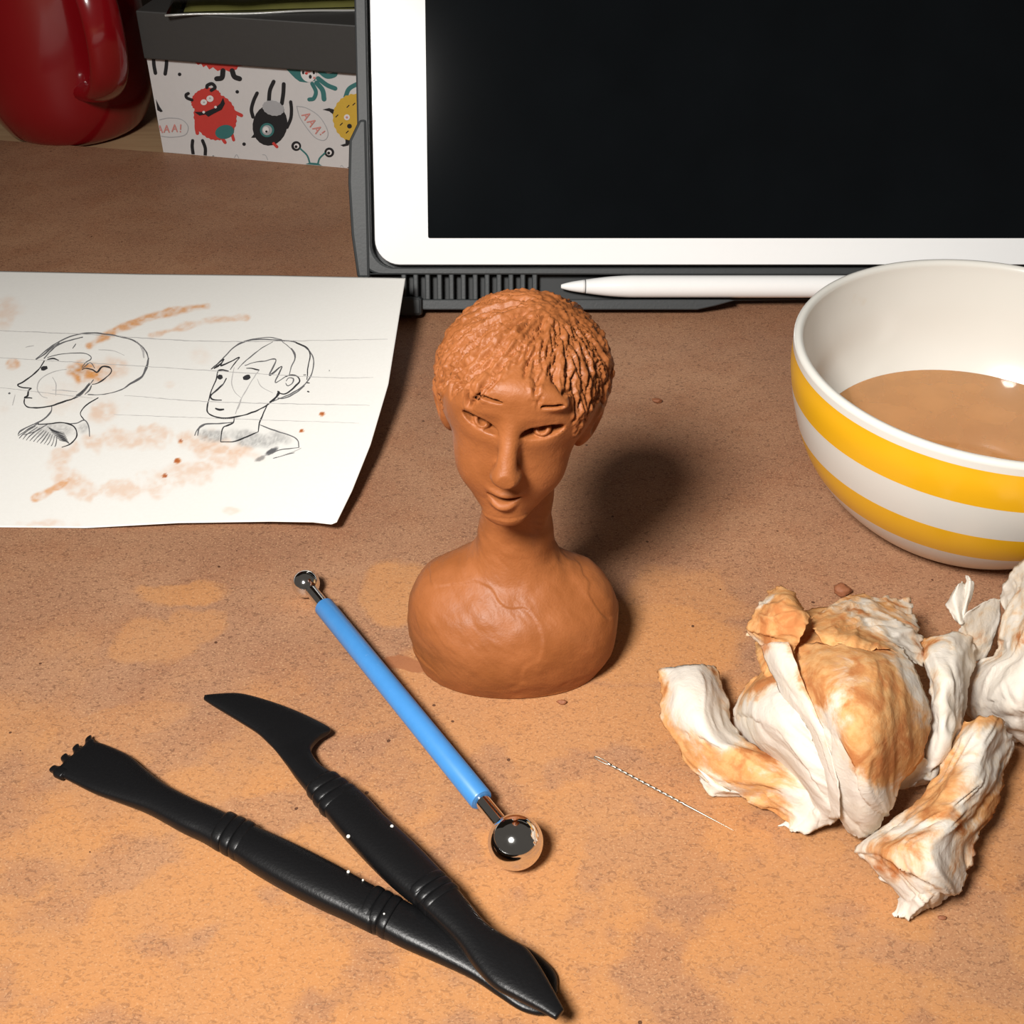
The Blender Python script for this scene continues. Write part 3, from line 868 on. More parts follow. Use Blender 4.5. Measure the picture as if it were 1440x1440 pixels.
def build_tools():
    c = thing('modelling_comb', 'black plastic modelling tool with a toothed comb end lying flat', 'tool', at(*z8(700, 500)))
    zc = 3.0
    tool_part('comb_head', [((50,236),(148,152),2.2,1.8), ((95,258),(185,164),2.8,1.9), ((150,285),(245,192),3.4,2.1), ((215,308),(290,230),4.0,2.4), ((290,336),(345,272),4.8,2.7), ((375,382),(418,310),5.4,zc), ((425,405),(465,330),5.8,zc), ((465,428),(512,352),6.0,zc)], c)
    for tip, a, b in (((42,222),(48,243),(77,219)), ((72,191),(73,222),(102,196)), ((103,166),(98,199),(128,174)), ((137,143),(124,176),(154,152))):
        ta = np.array(tip); m = (np.array(a)+np.array(b))/2
        aa, bb = np.array(a, float), np.array(b, float)
        st = [(tuple(ta+(aa-m)*.35), tuple(ta+(bb-m)*.35), 1.0, 1.3), (tuple(ta*.9+m*.1+(aa-m)*.55), tuple(ta*.9+m*.1+(bb-m)*.55), 1.5, 1.4), (tuple(ta*.5+m*.5+(aa-m)*.62), tuple(ta*.5+m*.5+(bb-m)*.62), 1.8, 1.5), (tuple(aa), tuple(bb), 2.2, 1.7), (tuple(aa+(m-ta)*.8), tuple(bb+(m-ta)*.8), 2.3, 1.8)]
        tool_part('tooth', st, c)
    g1 = tool_part('grip', [((505,448),(560,372),6.0,zc), ((560,485),(625,402),6.6,3.3), ((640,532),(705,440),6.9,3.4), ((730,578),(790,484),6.8,3.4), ((800,610),(850,518),6.5,3.2), ((870,645),(920,555),6.2,zc)], c)
    ring_set(g1, (452,420), (520,458), (508,342), (578,375), zc, 6.6)
    ring_set(g1, (833,622), (905,660), (890,534), (958,570), zc, 6.8)
    tool_part('spatula_end', [((880,645),(935,560),6.0,zc), ((950,682),(1000,592),5.6,2.8), ((1040,722),(1085,625),5.0,2.5), ((1130,765),(1180,650),4.2,2.2), ((1200,812),(1270,685),3.4,1.9), ((1255,848),(1325,725),2.8,1.6), ((1300,862),(1352,760),2.4,1.4), ((1335,862),(1356,800),1.6,1.2)], c)
    nick(g1, 812, 490, 6.2); nick(g1, 850, 512, 5.9, .3); nick(g1, 905, 600, 6.3, .3)
    k = thing('modelling_knife', 'black plastic modelling tool with a hooked knife blade crossing the comb tool', 'tool', at(*z8(760, 300)))
    def zk(x, y):   # lies on the board at its blade and climbs over the other tool
        t = ((x-437)*.72+(y-40)*.69)/1230
        return 2.0 + 7.0*np.clip(t, 0, 1)
    S = lambda a, b, th: (a, b, th, float(zk((a[0]+b[0])/2, (a[1]+b[1])/2)))
    tool_part('blade', [S((437,44),(440,33),1.0), S((462,60),(480,30),1.8), S((492,78),(535,30),2.2), S((535,104),(610,50),2.5), S((575,130),(680,76),2.6), S((605,158),(745,107),2.6), S((622,176),(767,124),2.5), S((638,196),(742,140),2.8), S((655,218),(722,160),3.2), S((675,246),(716,180),3.6), S((700,276),(735,212),4.4), S((725,300),(770,238),5.0)], k, 3.2, 5)
    g2 = tool_part('grip', [S((725,306),(795,252),5.4), S((765,358),(850,290),6.0), S((815,415),(905,348),6.4), S((875,478),(975,412),6.6), S((930,530),(1030,468),6.4), S((985,575),(1075,515),6.0)], k)
    zm = float(zk(770, 290)); ring_set(g2, (702,282), (748,345), (780,240), (845,285), zm, 6.2)
    zm = float(zk(1035, 550)); ring_set(g2, (965,552), (1015,604), (1055,494), (1103,542), zm, 6.6)
    tool_part('spatula_end', [S((990,580),(1080,520),5.8), S((1040,625),(1125,575),5.6), S((1095,678),(1170,628),5.2), S((1140,738),(1225,664),4.6), S((1190,790),(1275,692),4.0), S((1250,822),(1312,742),3.2), S((1310,852),(1345,800),2.4), S((1350,874),(1372,850),1.5)], k)
    nick(g2, 812, 398, 7.2, .55); nick(g2, 925, 372, 8.2, .5); nick(g2, 738, 278, 6.2, .5)
build_tools()

# ------------------------------------------------------------------ ball stylus tool
def chrome():
    t = NT('polished_steel'); f = t.noise(t.coord(), 500, 3)
    t.base(t.mix(f, (.80, .79, .77), (.86, .85, .83))); t.p(Metallic=1.0, Roughness=t.range(f, .3, .7, .05, .09))
    return t.m
M['chrome'] = chrome()
def build_ball_tool():
    r0, r1 = 4.15, 6.55
    a = at(430, 821, r0); b = at(725, 1184, r1)
    t = thing('ball_tool', 'blue handled ball stylus with a chrome ball at each end', 'tool', ((a+b)/2)*np.array([1,1,0]))
    ax = (b-a)/np.linalg.norm(b-a); Ln = np.linalg.norm(b-a)
    u, F = None, None
    def proj(px, py):
        p = at(px, py, 5.3); return float((p-a)@ax)
    h0, h1 = proj(458, 848), proj(681, 1127)
    rh = 2.95
    t2 = NT('blue_plastic'); f = t2.noise(t2.coord(), 300, 3)
    sc = t2.range(t2.noise(t2.coord(), 1200, 2), .74, .8)
    t2.base(t2.mix(t2.math('MULTIPLY', sc, .5), t2.mix(f, (.045, .20, .48), (.058, .235, .54)), (.5, .62, .8))); t2.p(Roughness=.35)
    V, F = lathe([(rh*.6, h0), (rh*.93, h0+.05), (rh, h0+.35), (rh, h1-.35), (rh*.93, h1-.05), (rh*.6, h1)], 40, a, ax)
    o = part('handle', V, F, t2.m, t); smooth_by_angle(o, 35)
    for lo, hi in ((r0*.6, h0+1), (h1-1, Ln-r1*.6)):
        V, F = lathe([(1.9, lo), (1.9, hi)], 28, a, ax); o = part('neck', V, F, M['chrome'], t); smooth_by_angle(o, 35)
    for p, r in ((a, r0), (b, r1)):
        th = np.linspace(.02, math.pi-.02, 36)
        V, F = lathe([(r*math.sin(q), -r*math.cos(q)) for q in th], 56, p); part('ball', V, F, M['chrome'], t)
build_ball_tool()

# ------------------------------------------------------------------ needle
def build_needle():
    a, b = at(836, 1064, .5), at(1032, 1168, .45)
    ax = (b-a)/np.linalg.norm(b-a); L = np.linalg.norm(b-a)
    t = thing('needle', 'thin steel needle with a twisted shaft lying before the stained tissue', 'needle', ((a+b)/2)*np.array([1,1,0]))
    m = NT('needle_steel'); m.base((.40, .36, .30)); f = m.noise(m.coord(), 900, 2); m.p(Metallic=1.0, Roughness=m.range(f,   .3, .7, .35, .5))
    u = np.cross(ax, (0,0,1)); u /= np.linalg.norm(u); w = np.cross(u, ax)
    def shaft(name, s0, s1, r0, r1, twist, sq):
        K = 120; V = []; n = 12
        for i in range(K):
            q = i/(K-1); s = s0+(s1-s0)*q; r = r0+(r1-r0)*q
            ang = np.arange(n)*2*np.pi/n
            rr = r*(1+sq*np.cos(2*ang))
            an = ang + twist*s
            V.append(a+ax*s+(rr*np.cos(an))[:,None]*u+(rr*np.sin(an))[:,None]*w)
        part(name, np.concatenate(V), ring_faces(K, n), m.m, t)
    shaft('twisted_shaft', 4.0, L*.66, .30, .32, 1.9, .25)
    shaft('point', L*.655, L, .32, .05, 0, 0)
    P = [a+ax*(2.2+2.2*math.cos(q))+u*(.45*math.sin(q)) for q in np.linspace(0, 2*math.pi, 40)]
    V, F = tube(P, .16, 8); part('eye', V, F, m.m, t)
build_needle()

# ------------------------------------------------------------------ crumpled tissues
def tissue_material():
    t = NT('stained_tissue'); o = t.coord()
    s = t.n('ShaderNodeAttribute', attribute_name='stain').outputs['Fac']
    f = t.noise(o, 95, 5, .62, .6); g = t.noise(o, 420, 3, .6)
    k = t.math('ADD', s, t.math('MULTIPLY', t.math('SUBTRACT', f, .5), 2.1))
    k = t.math('ADD', k, t.math('MULTIPLY', t.math('SUBTRACT', g, .5), .5))
    k1 = t.range(k, .20, .75)
    w = t.mix(f, (.78, .735, .69), (.76, .68, .55))
    w = t.mix(t.math('MULTIPLY', t.range(k, .05, .5), .5), w, (.80, .60, .36))
    c = t.mix(t.math('MULTIPLY', k1, .92), w, t.mix(t.range(f, .5, .68), t.mix(t.range(g, .35, .65), (.66, .29, .08), (.74, .40, .15)), (.52, .17, .035)))
    t.base(c)
    t.p(Roughness=.85, Specular_IOR_Level=.15)
    h = t.math('ADD', t.noise(o, 500, 4, .6, 1.0), g)
    t.bump(h, .3, .0006)
    tr = t.n('ShaderNodeBsdfTranslucent'); t.set(tr.inputs['Color'], c)
    mx = t.n('ShaderNodeMixShader'); mx.inputs[0].default_value = .22
    t.set(mx.inputs[1], t.b.outputs[0]); t.set(mx.inputs[2], tr.outputs[0]); t.set(t.out.inputs['Surface'], mx.outputs[0])
    return t.m
M['tissue'] = tissue_material()
def zt(x, y): return 900+x/2.6667, 780+y/2.6667
_pn = [0]
def sheet(parent, name, rows, wr=.9, freq=.16, m=70, n=60, rag=.8, along='v'):
    """rows: list of rows of (zx, zy, height mm, stain); smooth draped sheet with creases"""
    _pn[0] += 1; seed = _pn[0]*13.7
    A = np.array(rows, float)
    A1 = np.stack([catmull(r, n) for r in A], 0)
    A2 = np.stack([catmull(A1[:, j], m) for j in range(n)], 1)
    px, py = zt(A2[..., 0], A2[..., 1])
    P = at(px, py, np.maximum(A2[..., 2], .3))
    du = np.gradient(P, axis=1); dv = np.gradient(P, axis=0)
    N = np.cross(du, dv); N /= np.maximum(np.linalg.norm(N, axis=-1), 1e-6)[..., None]
    N[N[..., 2] < 0] *= -1
    su = np.cumsum(np.linalg.norm(du, axis=-1), 1); sv = np.cumsum(np.linalg.norm(dv, axis=-1), 0)
    if along == 'v': x, y = su*freq*1.3, sv*freq*.6
    else: x, y = sv*freq*1.3, su*freq*.6
    warp = fbm(x*.6+seed, y*.6, 2.0, 2)
    r1 = 1-np.abs(noise(x+warp*.9+seed, y+warp*.3, 1.0))*2
    r2 = 1-np.abs(noise(x*2.3+warp+seed, y*2.1, 6.0))*2
    r1 = np.sign(r1)*np.abs(r1)**1.5
    d = wr*.75*(r1*.55 + r2*.26*sstep(-.3, .5, fbm(su*.07+seed, sv*.07, 9.0, 2)) + .75*fbm(su*.10+seed, sv*.10, 3.0, 3))
    P = P + N*d[..., None]
    # ragged outline
    ed = np.minimum(np.minimum(np.arange(m)[:,None], m-1-np.arange(m)[:,None]), np.minimum(np.arange(n)[None], n-1-np.arange(n)[None]))
    ew = np.exp(-ed/1.5)*rag*.6
    P[..., 0] += ew*fbm(su*.5+seed, sv*.5, 8.0, 3)*.9
    P[..., 1] += ew*fbm(su*.5+seed, sv*.5, 5.0, 3)*.9
    P[..., 2] = np.maximum(P[..., 2], .25)
    o = part(name, P.reshape(-1, 3), grid_faces(m, n), M['tissue'], parent)
    a = o.data.attributes.new('stain', 'FLOAT', 'POINT')
    a.data.foreach_set('value', np.clip(A2[..., 3], -.5, 1.5).ravel().astype(np.float32))
    sm = o.modifiers.new('thickness', 'SOLIDIFY'); sm.thickness = .3*MM; sm.offset = 0
    return o
def build_tissues():
    t = thing('crumpled_tissue', 'large crumpled paper tissue soaked with orange clay beside the needle', 'tissue', at(*zt(650, 650)))
    # left strip folded down towards the front
    sheet(t, 'fold', [[(62,440,10,.7),(130,415,14,.1),(210,410,15,.0),(285,425,9,.6)],
                      [(85,520,10,.8),(150,500,17,-.1),(240,500,18,-.2),(318,520,9,.4)],
                      [(92,620,8,.9),(170,610,16,.2),(250,600,18,-.2),(345,625,8,.2)],
                      [(140,710,6,.9),(220,690,14,.6),(290,700,16,.1),(390,690,9,.4)],
                      [(190,800,3,.8),(290,770,11,.9),(370,740,14,.7),(470,740,10,.5)],
                      [(290,870,3,.2),(380,850,9,.8),(470,820,13,.7),(560,800,11,.3)],
                      [(420,930,2,.7),(500,905,7,.7),(570,880,11,.5),(640,840,11,.0)],
                      [(540,990,1,.8),(590,975,5,.2),(640,940,9,.0),(680,890,9,.0)],
                      [(560,1040,.5,.1),(615,1030,3,.0),(660,1000,5,.0),(700,960,6,.0)]], .8, .13)
    sheet(t, 'hem', [[(195,790,2,.2),(215,800,5,.0),(240,815,5,.3)], [(230,850,1,.0),(260,850,4,.1),(290,860,4,.3)], [(275,905,.5,.0),(310,890,3,.0),(350,890,4,.1)], [(380,905,.5,.1),(400,895,2,.2),(430,900,3,.3)]], .35, .2, 30, 20, .4)
    # bulge between strip and main panel
    sheet(t, 'fold', [[(420,480,14,.9),(470,430,20,1.),(520,440,26,.8),(570,470,30,.0)],
                      [(360,560,8,.4),(430,520,22,.5),(500,520,29,.1),(580,540,33,.0)],
                      [(355,620,5,.1),(430,600,22,-.1),(520,610,30,-.2),(610,620,33,-.2)],
                      [(390,690,4,.1),(460,690,18,-.2),(550,690,27,-.2),(650,700,30,-.2)],
                      [(450,770,3,.3),(540,780,14,-.1),(610,790,23,-.2),(690,790,26,-.2)],
                      [(540,860,2,.3),(600,870,10,.0),(660,880,18,-.2),(720,880,20,-.2)],
                      [(580,950,1,.1),(640,960,7,.0),(690,960,12,-.2),(740,960,14,-.2)],
                      [(520,1010,.5,.0),(600,1040,2,.0),(690,1020,5,-.1),(750,990,8,-.1)]], .8, .12)
    # long white edge fold running down the middle
    sheet(t, 'fold', [[(455,340,33,.3),(500,330,37,.1),(560,330,40,.2)], [(480,420,31,.1),(530,420,37,-.2),(590,420,40,.2)], [(520,500,31,.0),(570,500,37,-.2),(620,500,40,.5)], [(560,590,29,-.1),(610,580,36,-.2),(660,590,38,.5)], [(610,680,26,-.1),(660,680,33,-.2),(700,690,35,.2)], [(650,780,21,-.1),(690,790,27,-.2),(730,790,30,-.1)], [(680,890,14,-.1),(710,890,20,-.2),(745,890,24,-.2)], [(690,980,7,-.1),(720,990,10,-.2),(750,985,15,-.2)]], .5, .16, 60, 26, .4)
    # main front panel
    sheet(t, 'fold', [[(590,330,36,1.),(680,330,40,.9),(780,330,42,.9),(880,350,40,.7),(980,350,36,.3)],
                      [(600,430,38,.9),(690,420,44,.8),(790,420,46,.5),(900,430,45,.8),(1030,440,36,.3)],
                      [(630,540,37,.8),(710,530,44,.5),(790,530,47,.5),(920,530,45,1.),(1080,540,33,.3)],
                      [(660,640,34,.6),(720,630,40,.1),(800,630,44,.9),(930,630,42,1.1),(1092,630,28,.5)],
                      [(680,740,29,.1),(735,735,34,.0),(810,735,39,.7),(920,735,37,1.1),(1060,740,24,.9)],
                      [(695,840,22,-.2),(750,835,27,-.2),(820,835,32,.2),(900,840,30,.8),(990,850,20,.7)],
                      [(715,930,15,-.3),(770,930,20,-.3),(830,930,24,-.2),(900,930,22,.0),(955,930,16,.1)],
                      [(750,1000,8,-.3),(795,1010,12,-.3),(840,1010,15,-.3),(895,1000,14,-.2),(930,985,10,-.1)],
                      [(785,1045,3,-.2),(810,1055,5,-.3),(840,1062,6,-.2),(870,1050,6,-.2),(900,1025,5,-.1)]], .85, .12, 90, 80)
    sheet(t, 'fold', [[(430,330,20,1.),(560,230,24,1.2),(700,200,24,1.1),(900,200,20,.8)], [(450,420,24,1.),(580,330,32,1.2),(720,310,34,1.1),(940,320,28,.8)], [(500,500,24,.9),(640,420,34,1.),(780,420,36,1.),(980,430,28,.6)]], .9, .18, 40, 50, .6, 'u')
    # fan at the top left
    sheet(t, 'fold', [[(390,300,30,.8),(440,340,31,.3),(500,360,33,.2),(580,370,36,.8)],
                      [(400,265,34,.9),(455,290,37,.8),(520,300,39,.8),(600,320,40,1.)],
                      [(430,215,36,.8),(480,230,41,.9),(550,240,43,1.),(620,280,42,1.1)],
                      [(460,180,36,.3),(510,180,42,.8),(570,190,44,1.),(630,240,42,1.2)],
                      [(500,140,33,.9),(525,130,38,1.),(570,150,39,1.),(628,232,38,1.2)]], 1.1, .22, 60, 50, 1.0, 'u')
    # crumple at the top right
    sheet(t, 'fold', [[(640,240,34,1.),(720,180,30,.4),(820,150,26,.7),(910,160,22,.4),(1000,175,16,.4)],
                      [(650,270,39,1.2),(740,225,36,.5),(830,205,32,.4),(930,210,28,.8),(1030,235,20,.3)],
                      [(670,300,41,1.2),(760,280,40,.9),(850,260,36,.4),(950,260,33,.3),(1045,290,24,.2)],
                      [(690,335,40,1.2),(790,325,42,1.2),(880,320,39,.8),(960,315,35,.1),(1055,345,28,.1)],
                      [(720,370,40,.9),(810,370,42,1.1),(900,365,41,1.),(990,380,36,.2),(1065,420,29,.2)]], 1.5, .20, 60, 60, 1.0, 'u')
    # folds standing on the right
    sheet(t, 'fold', [[(1050,320,26,.8),(1110,300,30,.5),(1180,295,30,.3),(1250,300,24,.2)],
                      [(1060,390,28,.4),(1110,380,33,.2),(1180,370,33,.0),(1255,370,25,.0)],
                      [(1080,470,29,.2),(1130,470,34,.1),(1180,460,33,-.2),(1240,470,24,.2)],
                      [(1085,560,28,.1),(1130,560,32,.0),(1180,560,30,-.1),(1225,560,21,-.1)],
                      [(1080,660,23,.2),(1120,670,26,.0),(1160,670,25,-.1),(1205,660,17,-.1)],
                      [(1050,760,15,.3),(1090,770,18,.1),(1130,770,18,.0),(1180,760,11,.0)],
                      [(960,890,5,.3),(1030,850,9,.2),(1080,850,11,.1),(1140,860,5,.0)]], 1.3, .20, 70, 45)
    sheet(t, 'fold', [[(960,880,9,.3),(1000,830,16,.2),(1060,760,20,.2)], [(1000,880,6,.3),(1040,840,12,.1),(1100,780,16,.1)], [(1080,860,4,.2),(1110,840,8,.1),(1150,800,11,.1)]], .5, .2, 30, 30, .4)
    # lower right piece
    g = thing('crumpled_tissue', 'narrow wrung tissue strip stained yellow lying in front of the crumpled heap', 'tissue', at(*zt(1100, 1050)))
    sheet(g, 'fold', [[(1215,620,22,.9),(1270,605,26,1.1),(1330,610,24,.9),(1375,650,16,.5)],
                      [(1180,700,20,.5),(1250,690,26,.3),(1320,690,24,.0),(1400,705,13,.3)],
                      [(1130,800,17,.9),(1210,790,24,.4),(1290,790,24,.0),(1370,790,12,.5)],
                      [(1085,880,15,.8),(1180,880,24,.6),(1270,870,23,.1),(1360,865,11,.9)],
                      [(1000,960,12,.4),(1110,960,23,.7),(1220,950,22,.3),(1330,945,10,1.1)],
                      [(900,1030,8,.2),(1040,1030,21,.3),(1160,1030,23,.3),(1275,1020,10,.6)],
                      [(815,1100,5,.2),(960,1100,19,.6),(1110,1110,22,.2),(1245,1110,10,.3)],
                      [(850,1160,3,.2),(970,1180,15,.4),(1100,1190,19,.2),(1230,1190,9,.3)],
                      [(920,1230,1.5,.0),(1010,1250,10,.1),(1110,1260,13,.2),(1190,1270,6,.4)],
                      [(970,1290,1,-.1),(1010,1310,5,.0),(1060,1320,7,.1),(1120,1310,3,.4)],
                      [(962,1355,.5,-.1),(985,1360,1.5,-.1),(1010,1365,1.5,.0),(1030,1345,.5,.1)]], 1.25, .20, 110, 70, 1.2)
    # far right piece
    q = thing('crumpled_tissue', 'clean white crumpled tissue at the right picture edge below the bowl', 'tissue', at(*zt(1450, 500)))
    sheet(q, 'fold', [[(1350,150,26,.0),(1400,70,30,.0),(1470,10,32,.0),(1600,-20,4,.0)],
                      [(1360,230,30,.0),(1420,180,36,.2),(1500,150,38,.1),(1660,120,3,.0)],
                      [(1345,310,27,.1),(1410,290,36,.3),(1500,280,38,.2),(1700,270,1,.0)],
                      [(1330,380,22,.0),(1400,380,32,.2),(1500,390,34,.0),(1720,420,.5,.0)],
                      [(1235,430,16,.2),(1360,430,28,.0),(1490,460,31,-.1),(1700,540,.5,.0)],
                      [(1225,520,13,.0),(1340,520,25,-.1),(1470,560,27,-.1),(1670,640,.5,.0)],
                      [(1225,600,8,.1),(1340,610,17,-.1),(1440,650,18,-.1),(1600,720,.5,.0)],
                      [(1320,640,1,.0),(1390,690,3,.1),(1450,725,3,.0),(1560,760,.5,.0)]], 1.2, .15, 90, 70)
    sheet(q, 'torn_flap', [[(1290,395,18,.1),(1240,390,20,.1),(1190,300,26,.0)], [(1320,330,22,.0),(1275,300,26,.0),(1205,265,31,.0)], [(1345,250,26,.0),(1290,220,30,.0),(1215,230,33,.0)], [(1352,165,28,.0),(1310,170,31,.0),(1240,205,33,.0)]], .6, .16, 40, 30, .5)
    sheet(q, 'torn_wisp', [[(1185,255,31,.0),(1200,262,32,.0),(1215,250,32,.0)], [(1165,215,33,.0),(1190,205,35,.0),(1215,190,34,.0)], [(1150,190,33,.0),(1180,150,37,.0),(1235,140,35,.0)], [(1180,130,35,.0),(1195,115,38,.0),(1205,100,37,.0)]], .4, .3, 30, 20, .8)
    sheet(q, 'torn_wisp', [[(1195,240,31,.0),(1205,245,32,.0),(1215,240,32,.0)], [(1210,180,34,.0),(1225,175,36,.0),(1240,165,35,.0)], [(1222,110,37,.0),(1238,112,38,.0),(1252,115,37,.0)], [(1226,78,38,.0),(1232,80,39,.0),(1240,88,39,.0)]], .3, .3, 30, 16, .6)
build_tissues()

# ------------------------------------------------------------------ crumbs of clay
M['crumb'] = plain('clay_crumb', (.24, .085, .035), .7, scale=900, bump=.3)
def crumb(px, py, r, label, sx=1.0):
    bm = bmesh.new(); bmesh.ops.create_icosphere(bm, subdivisions=3, radius=1)
    P = np.array([v.co for v in bm.verts])
    k = 1+.28*fbm(P[:,0]*1.4+px, P[:,1]*1.4, P[:,2]*1.4, 3)
    F = [tuple(v.index for v in f.verts) for f in bm.faces]; bm.free()
    P = P*k[:,None]*np.array([r*sx, r*.8, r*.6]); P[:,2] -= P[:,2].min()-.02
    o = link('clay_crumb', mesh_of('clay_crumb', P, F), M['crumb'])
    o.location = Vector(at(px, py))*MM
    tag(o, label, 'crumb', 'loose clay crumbs on the board')
crumb(1183, 835, 2.6, 'biggest dark clay crumb just behind the stained tissue heap')
crumb(924, 566, 1.3, 'small clay crumb between the bust and the bowl', 1.5)
crumb(791, 989, .95, 'tiny clay crumb at the front foot of the bust', 1.4)
crumb(1324, 1292, .7, 'tiny clay crumb before the narrow tissue strip', 1.3)

# ------------------------------------------------------------------ printed box, grey box, packet
def poly_mesh(polys, o, ex, ey, nrm, base):
    """polys: (list of uv mm, material index, layer)"""
    V, F, mi = [], [], []
    for P, m, lay in polys:
        s = len(V)
        for u, v in P: V.append(o + ex*u + ey*v + nrm*(base+.12*lay+.0012*len(F)))
        F.append(tuple(range(s, s+len(P)))); mi.append(m)
    return V, F, mi
def build_box():
    bl, br = at(229.8, 214), at(494, 237)
    bl[2] = br[2] = 0
    ex = (br-bl)/np.linalg.norm(br-bl); nrm = np.array([ex[1], -ex[0], 0]); ez = np.array([0, 0, 1.])
    Hb = 48.0; Wb = 150.0; Db = 105.0
    def uv(zx, zy):   # crop of the print, 4.8 px per photo px
        p = on_plane(np.array(210+zx/4.8), np.array(60+zy/4.8), bl, nrm)
        return float((p-bl)@ex), float(p[2])
    b = thing('printed_box', 'white cardboard box printed with red, black and yellow cartoon monsters', 'box', bl+ex*Wb/2-nrm*Db/2)
    V, F = box_vf(bl-nrm*Db, ex*Wb, nrm*Db, ez*Hb)
    part('carton', V, F, plain('white_card', (.62, .60, .59), .6, var=.03), b, smooth=False)
    cols = {'red': (.55, .045, .035), 'black': (.012, .012, .014), 'teal': (.035, .16, .155), 'yellow': (.60, .38, .045), 'white': (.72, .69, .68), 'grey': (.38, .38, .39), 'pink': (.62, .25, .22)}
    mats = {k: plain('print_'+k, c, .6) for k, c in cols.items()}; keys = list(cols)
    def ngon(cx, cy, rx, ry, n=28, jag=0.0, ang=0.0):
        P = []
        a = math.radians(ang)
        for i in range(n):
            t = 2*math.pi*i/n; r = 1+(jag if i % 2 else -jag)
            x, y = rx*r*math.cos(t), ry*r*math.sin(t)
            P.append((cx+x*math.cos(a)-y*math.sin(a), cy+x*math.sin(a)+y*math.cos(a)))
        return P
    def band(P, w, n=22):
        C = catmull(np.array(P, float), n); T = np.gradient(C, axis=0); T /= np.linalg.norm(T, axis=1)[:,None]
        N = np.stack([-T[:,1], T[:,0]], 1)*w/2
        A, B = C+N, C-N
        return [[tuple(A[i]), tuple(A[i+1]), tuple(B[i+1]), tuple(B[i])] for i in range(n-1)] + [ngon(*C[0], w/2, w/2, 10), ngon(*C[-1], w/2, w/2, 10)]
    def clip(P):   # keep inside the front face
        q = [uv(*p) for p in P]
        return [(min(max(u, .3), Wb-.3), min(max(v, .3), Hb-.3)) for u, v in q]
    def figure(name, items, label):
        polys = []
        for k, P, lay in items:
            for Q in (P if isinstance(P[0], list) else [P]):
                c = clip(Q)
                if abs(sum(c[i-1][0]*c[i][1]-c[i][0]*c[i-1][1] for i in range(len(c)))) > .005:
                    ar = sum(c[i-1][0]*c[i][1]-c[i][0]*c[i-1][1] for i in range(len(c)))
                    polys.append((c if ar > 0 else c[::-1], keys.index(k), lay))
        V, F, mi = poly_mesh(polys, bl, ex, ez, nrm, .05)
        o = part(name, V, F, [mats[k] for k in keys], b, smooth=False)
        o.data.polygons.foreach_set('material_index', mi); o['label'] = label
    figure('printed_monster', [('red', ngon(445, 500, 142, 160, 60, .018, -22), 1), ('red', ngon(385, 385, 105, 78, 50, .025, -20), 1), ('red', band([(510,430),(570,465),(622,490)], 24), 1), ('red', band([(325,500),(318,560),(325,610)], 24), 1), ('red', band([(490,640),(512,672)], 22), 1), ('red', band([(560,620),(570,655)], 20), 1),
           ('black', band([(420,320),(445,300),(425,275),(395,285),(390,300)], 22), 2), ('black', band([(290,385),(255,370),(250,350),(265,340)], 20), 2),
           ('black', [(305,465),(380,465),(440,440),(480,410),(500,370),(512,410),(490,450),(440,475),(400,498),(380,482),(340,490)], 2),
           ('white', ngon(370,466,9,9,12), 3), ('white', ngon(450,432,9,9,12), 3), ('white', ngon(370,400,22,20,20), 2), ('white', ngon(412,376,24,22,20), 2), ('grey', ngon(372,400,6,6,10), 3), ('grey', ngon(412,372,6,6,10), 3), ('teal', ngon(510,600,64,46,24,0,-15), 2)], 'red grinning monster print')
    figure('printed_monster', [('red', [(300,108),(330,150),(350,140),(365,165),(385,152),(405,180),(430,165),(460,190),(500,178),(540,195),(590,180),(600,160),(640,155),(632,132),(560,128)], 1), ('black', band([(498,188),(490,235),(455,243)], 34), 1), ('black', band([(560,188),(575,228),(610,243)], 34), 1), ('yellow', ngon(540,130,18,6,12), 2)], 'red monster legs print cut by the edge')
    figure('printed_monster', [('black', ngon(815,555,116,140,48,.006,12), 1), ('black', band([(700,500),(690,450),(705,390),(728,340)], 24), 1), ('black', band([(808,390),(815,320),(840,262)], 26), 1), ('black', band([(895,410),(905,340),(908,278)], 26), 1), ('black', band([(930,570),(955,510),(960,450),(955,398)], 22), 1), ('black', [(720,600),(688,640),(730,640)], 1), ('red', band([(840,680),(862,702)], 20), 0),
           ('grey', ngon(838,440,74,50,30,.03,15), 2), ('teal', ngon(797,588,48,48,28), 2), ('grey', ngon(797,588,34,34,24), 3), ('white', ngon(790,585,20,22,20), 4), ('black', ngon(794,596,8,8,12), 5)], 'black one-eyed monster print hanging upside down')
    figure('printed_monster', [('teal', [(918,155),(960,215),(985,240),(1015,262),(1060,268),(1120,255),(1130,165)], 1), ('white', ngon(1075,205,52,60,24,0,-20), 2), ('pink', ngon(1075,190,16,14,12), 3), ('black', ngon(1088,228,10,14,12), 3), ('black', ngon(1040,200,8,12,12), 3), ('black', ngon(1112,200,8,12,12), 3), ('red', ngon(1062,205,10,8,12), 4), ('pink', ngon(1115,236,9,9,12), 3),
           ('teal', band([(1150,190),(1200,225),(1250,215),(1255,190)], 34), 1), ('teal', band([(1140,240),(1200,285),(1255,308)], 30), 1), ('teal', band([(1130,270),(1170,320),(1180,380)], 32), 1), ('teal', band([(1100,275),(1125,330),(1110,375),(1080,382)], 26), 1)], 'teal octopus monster print')
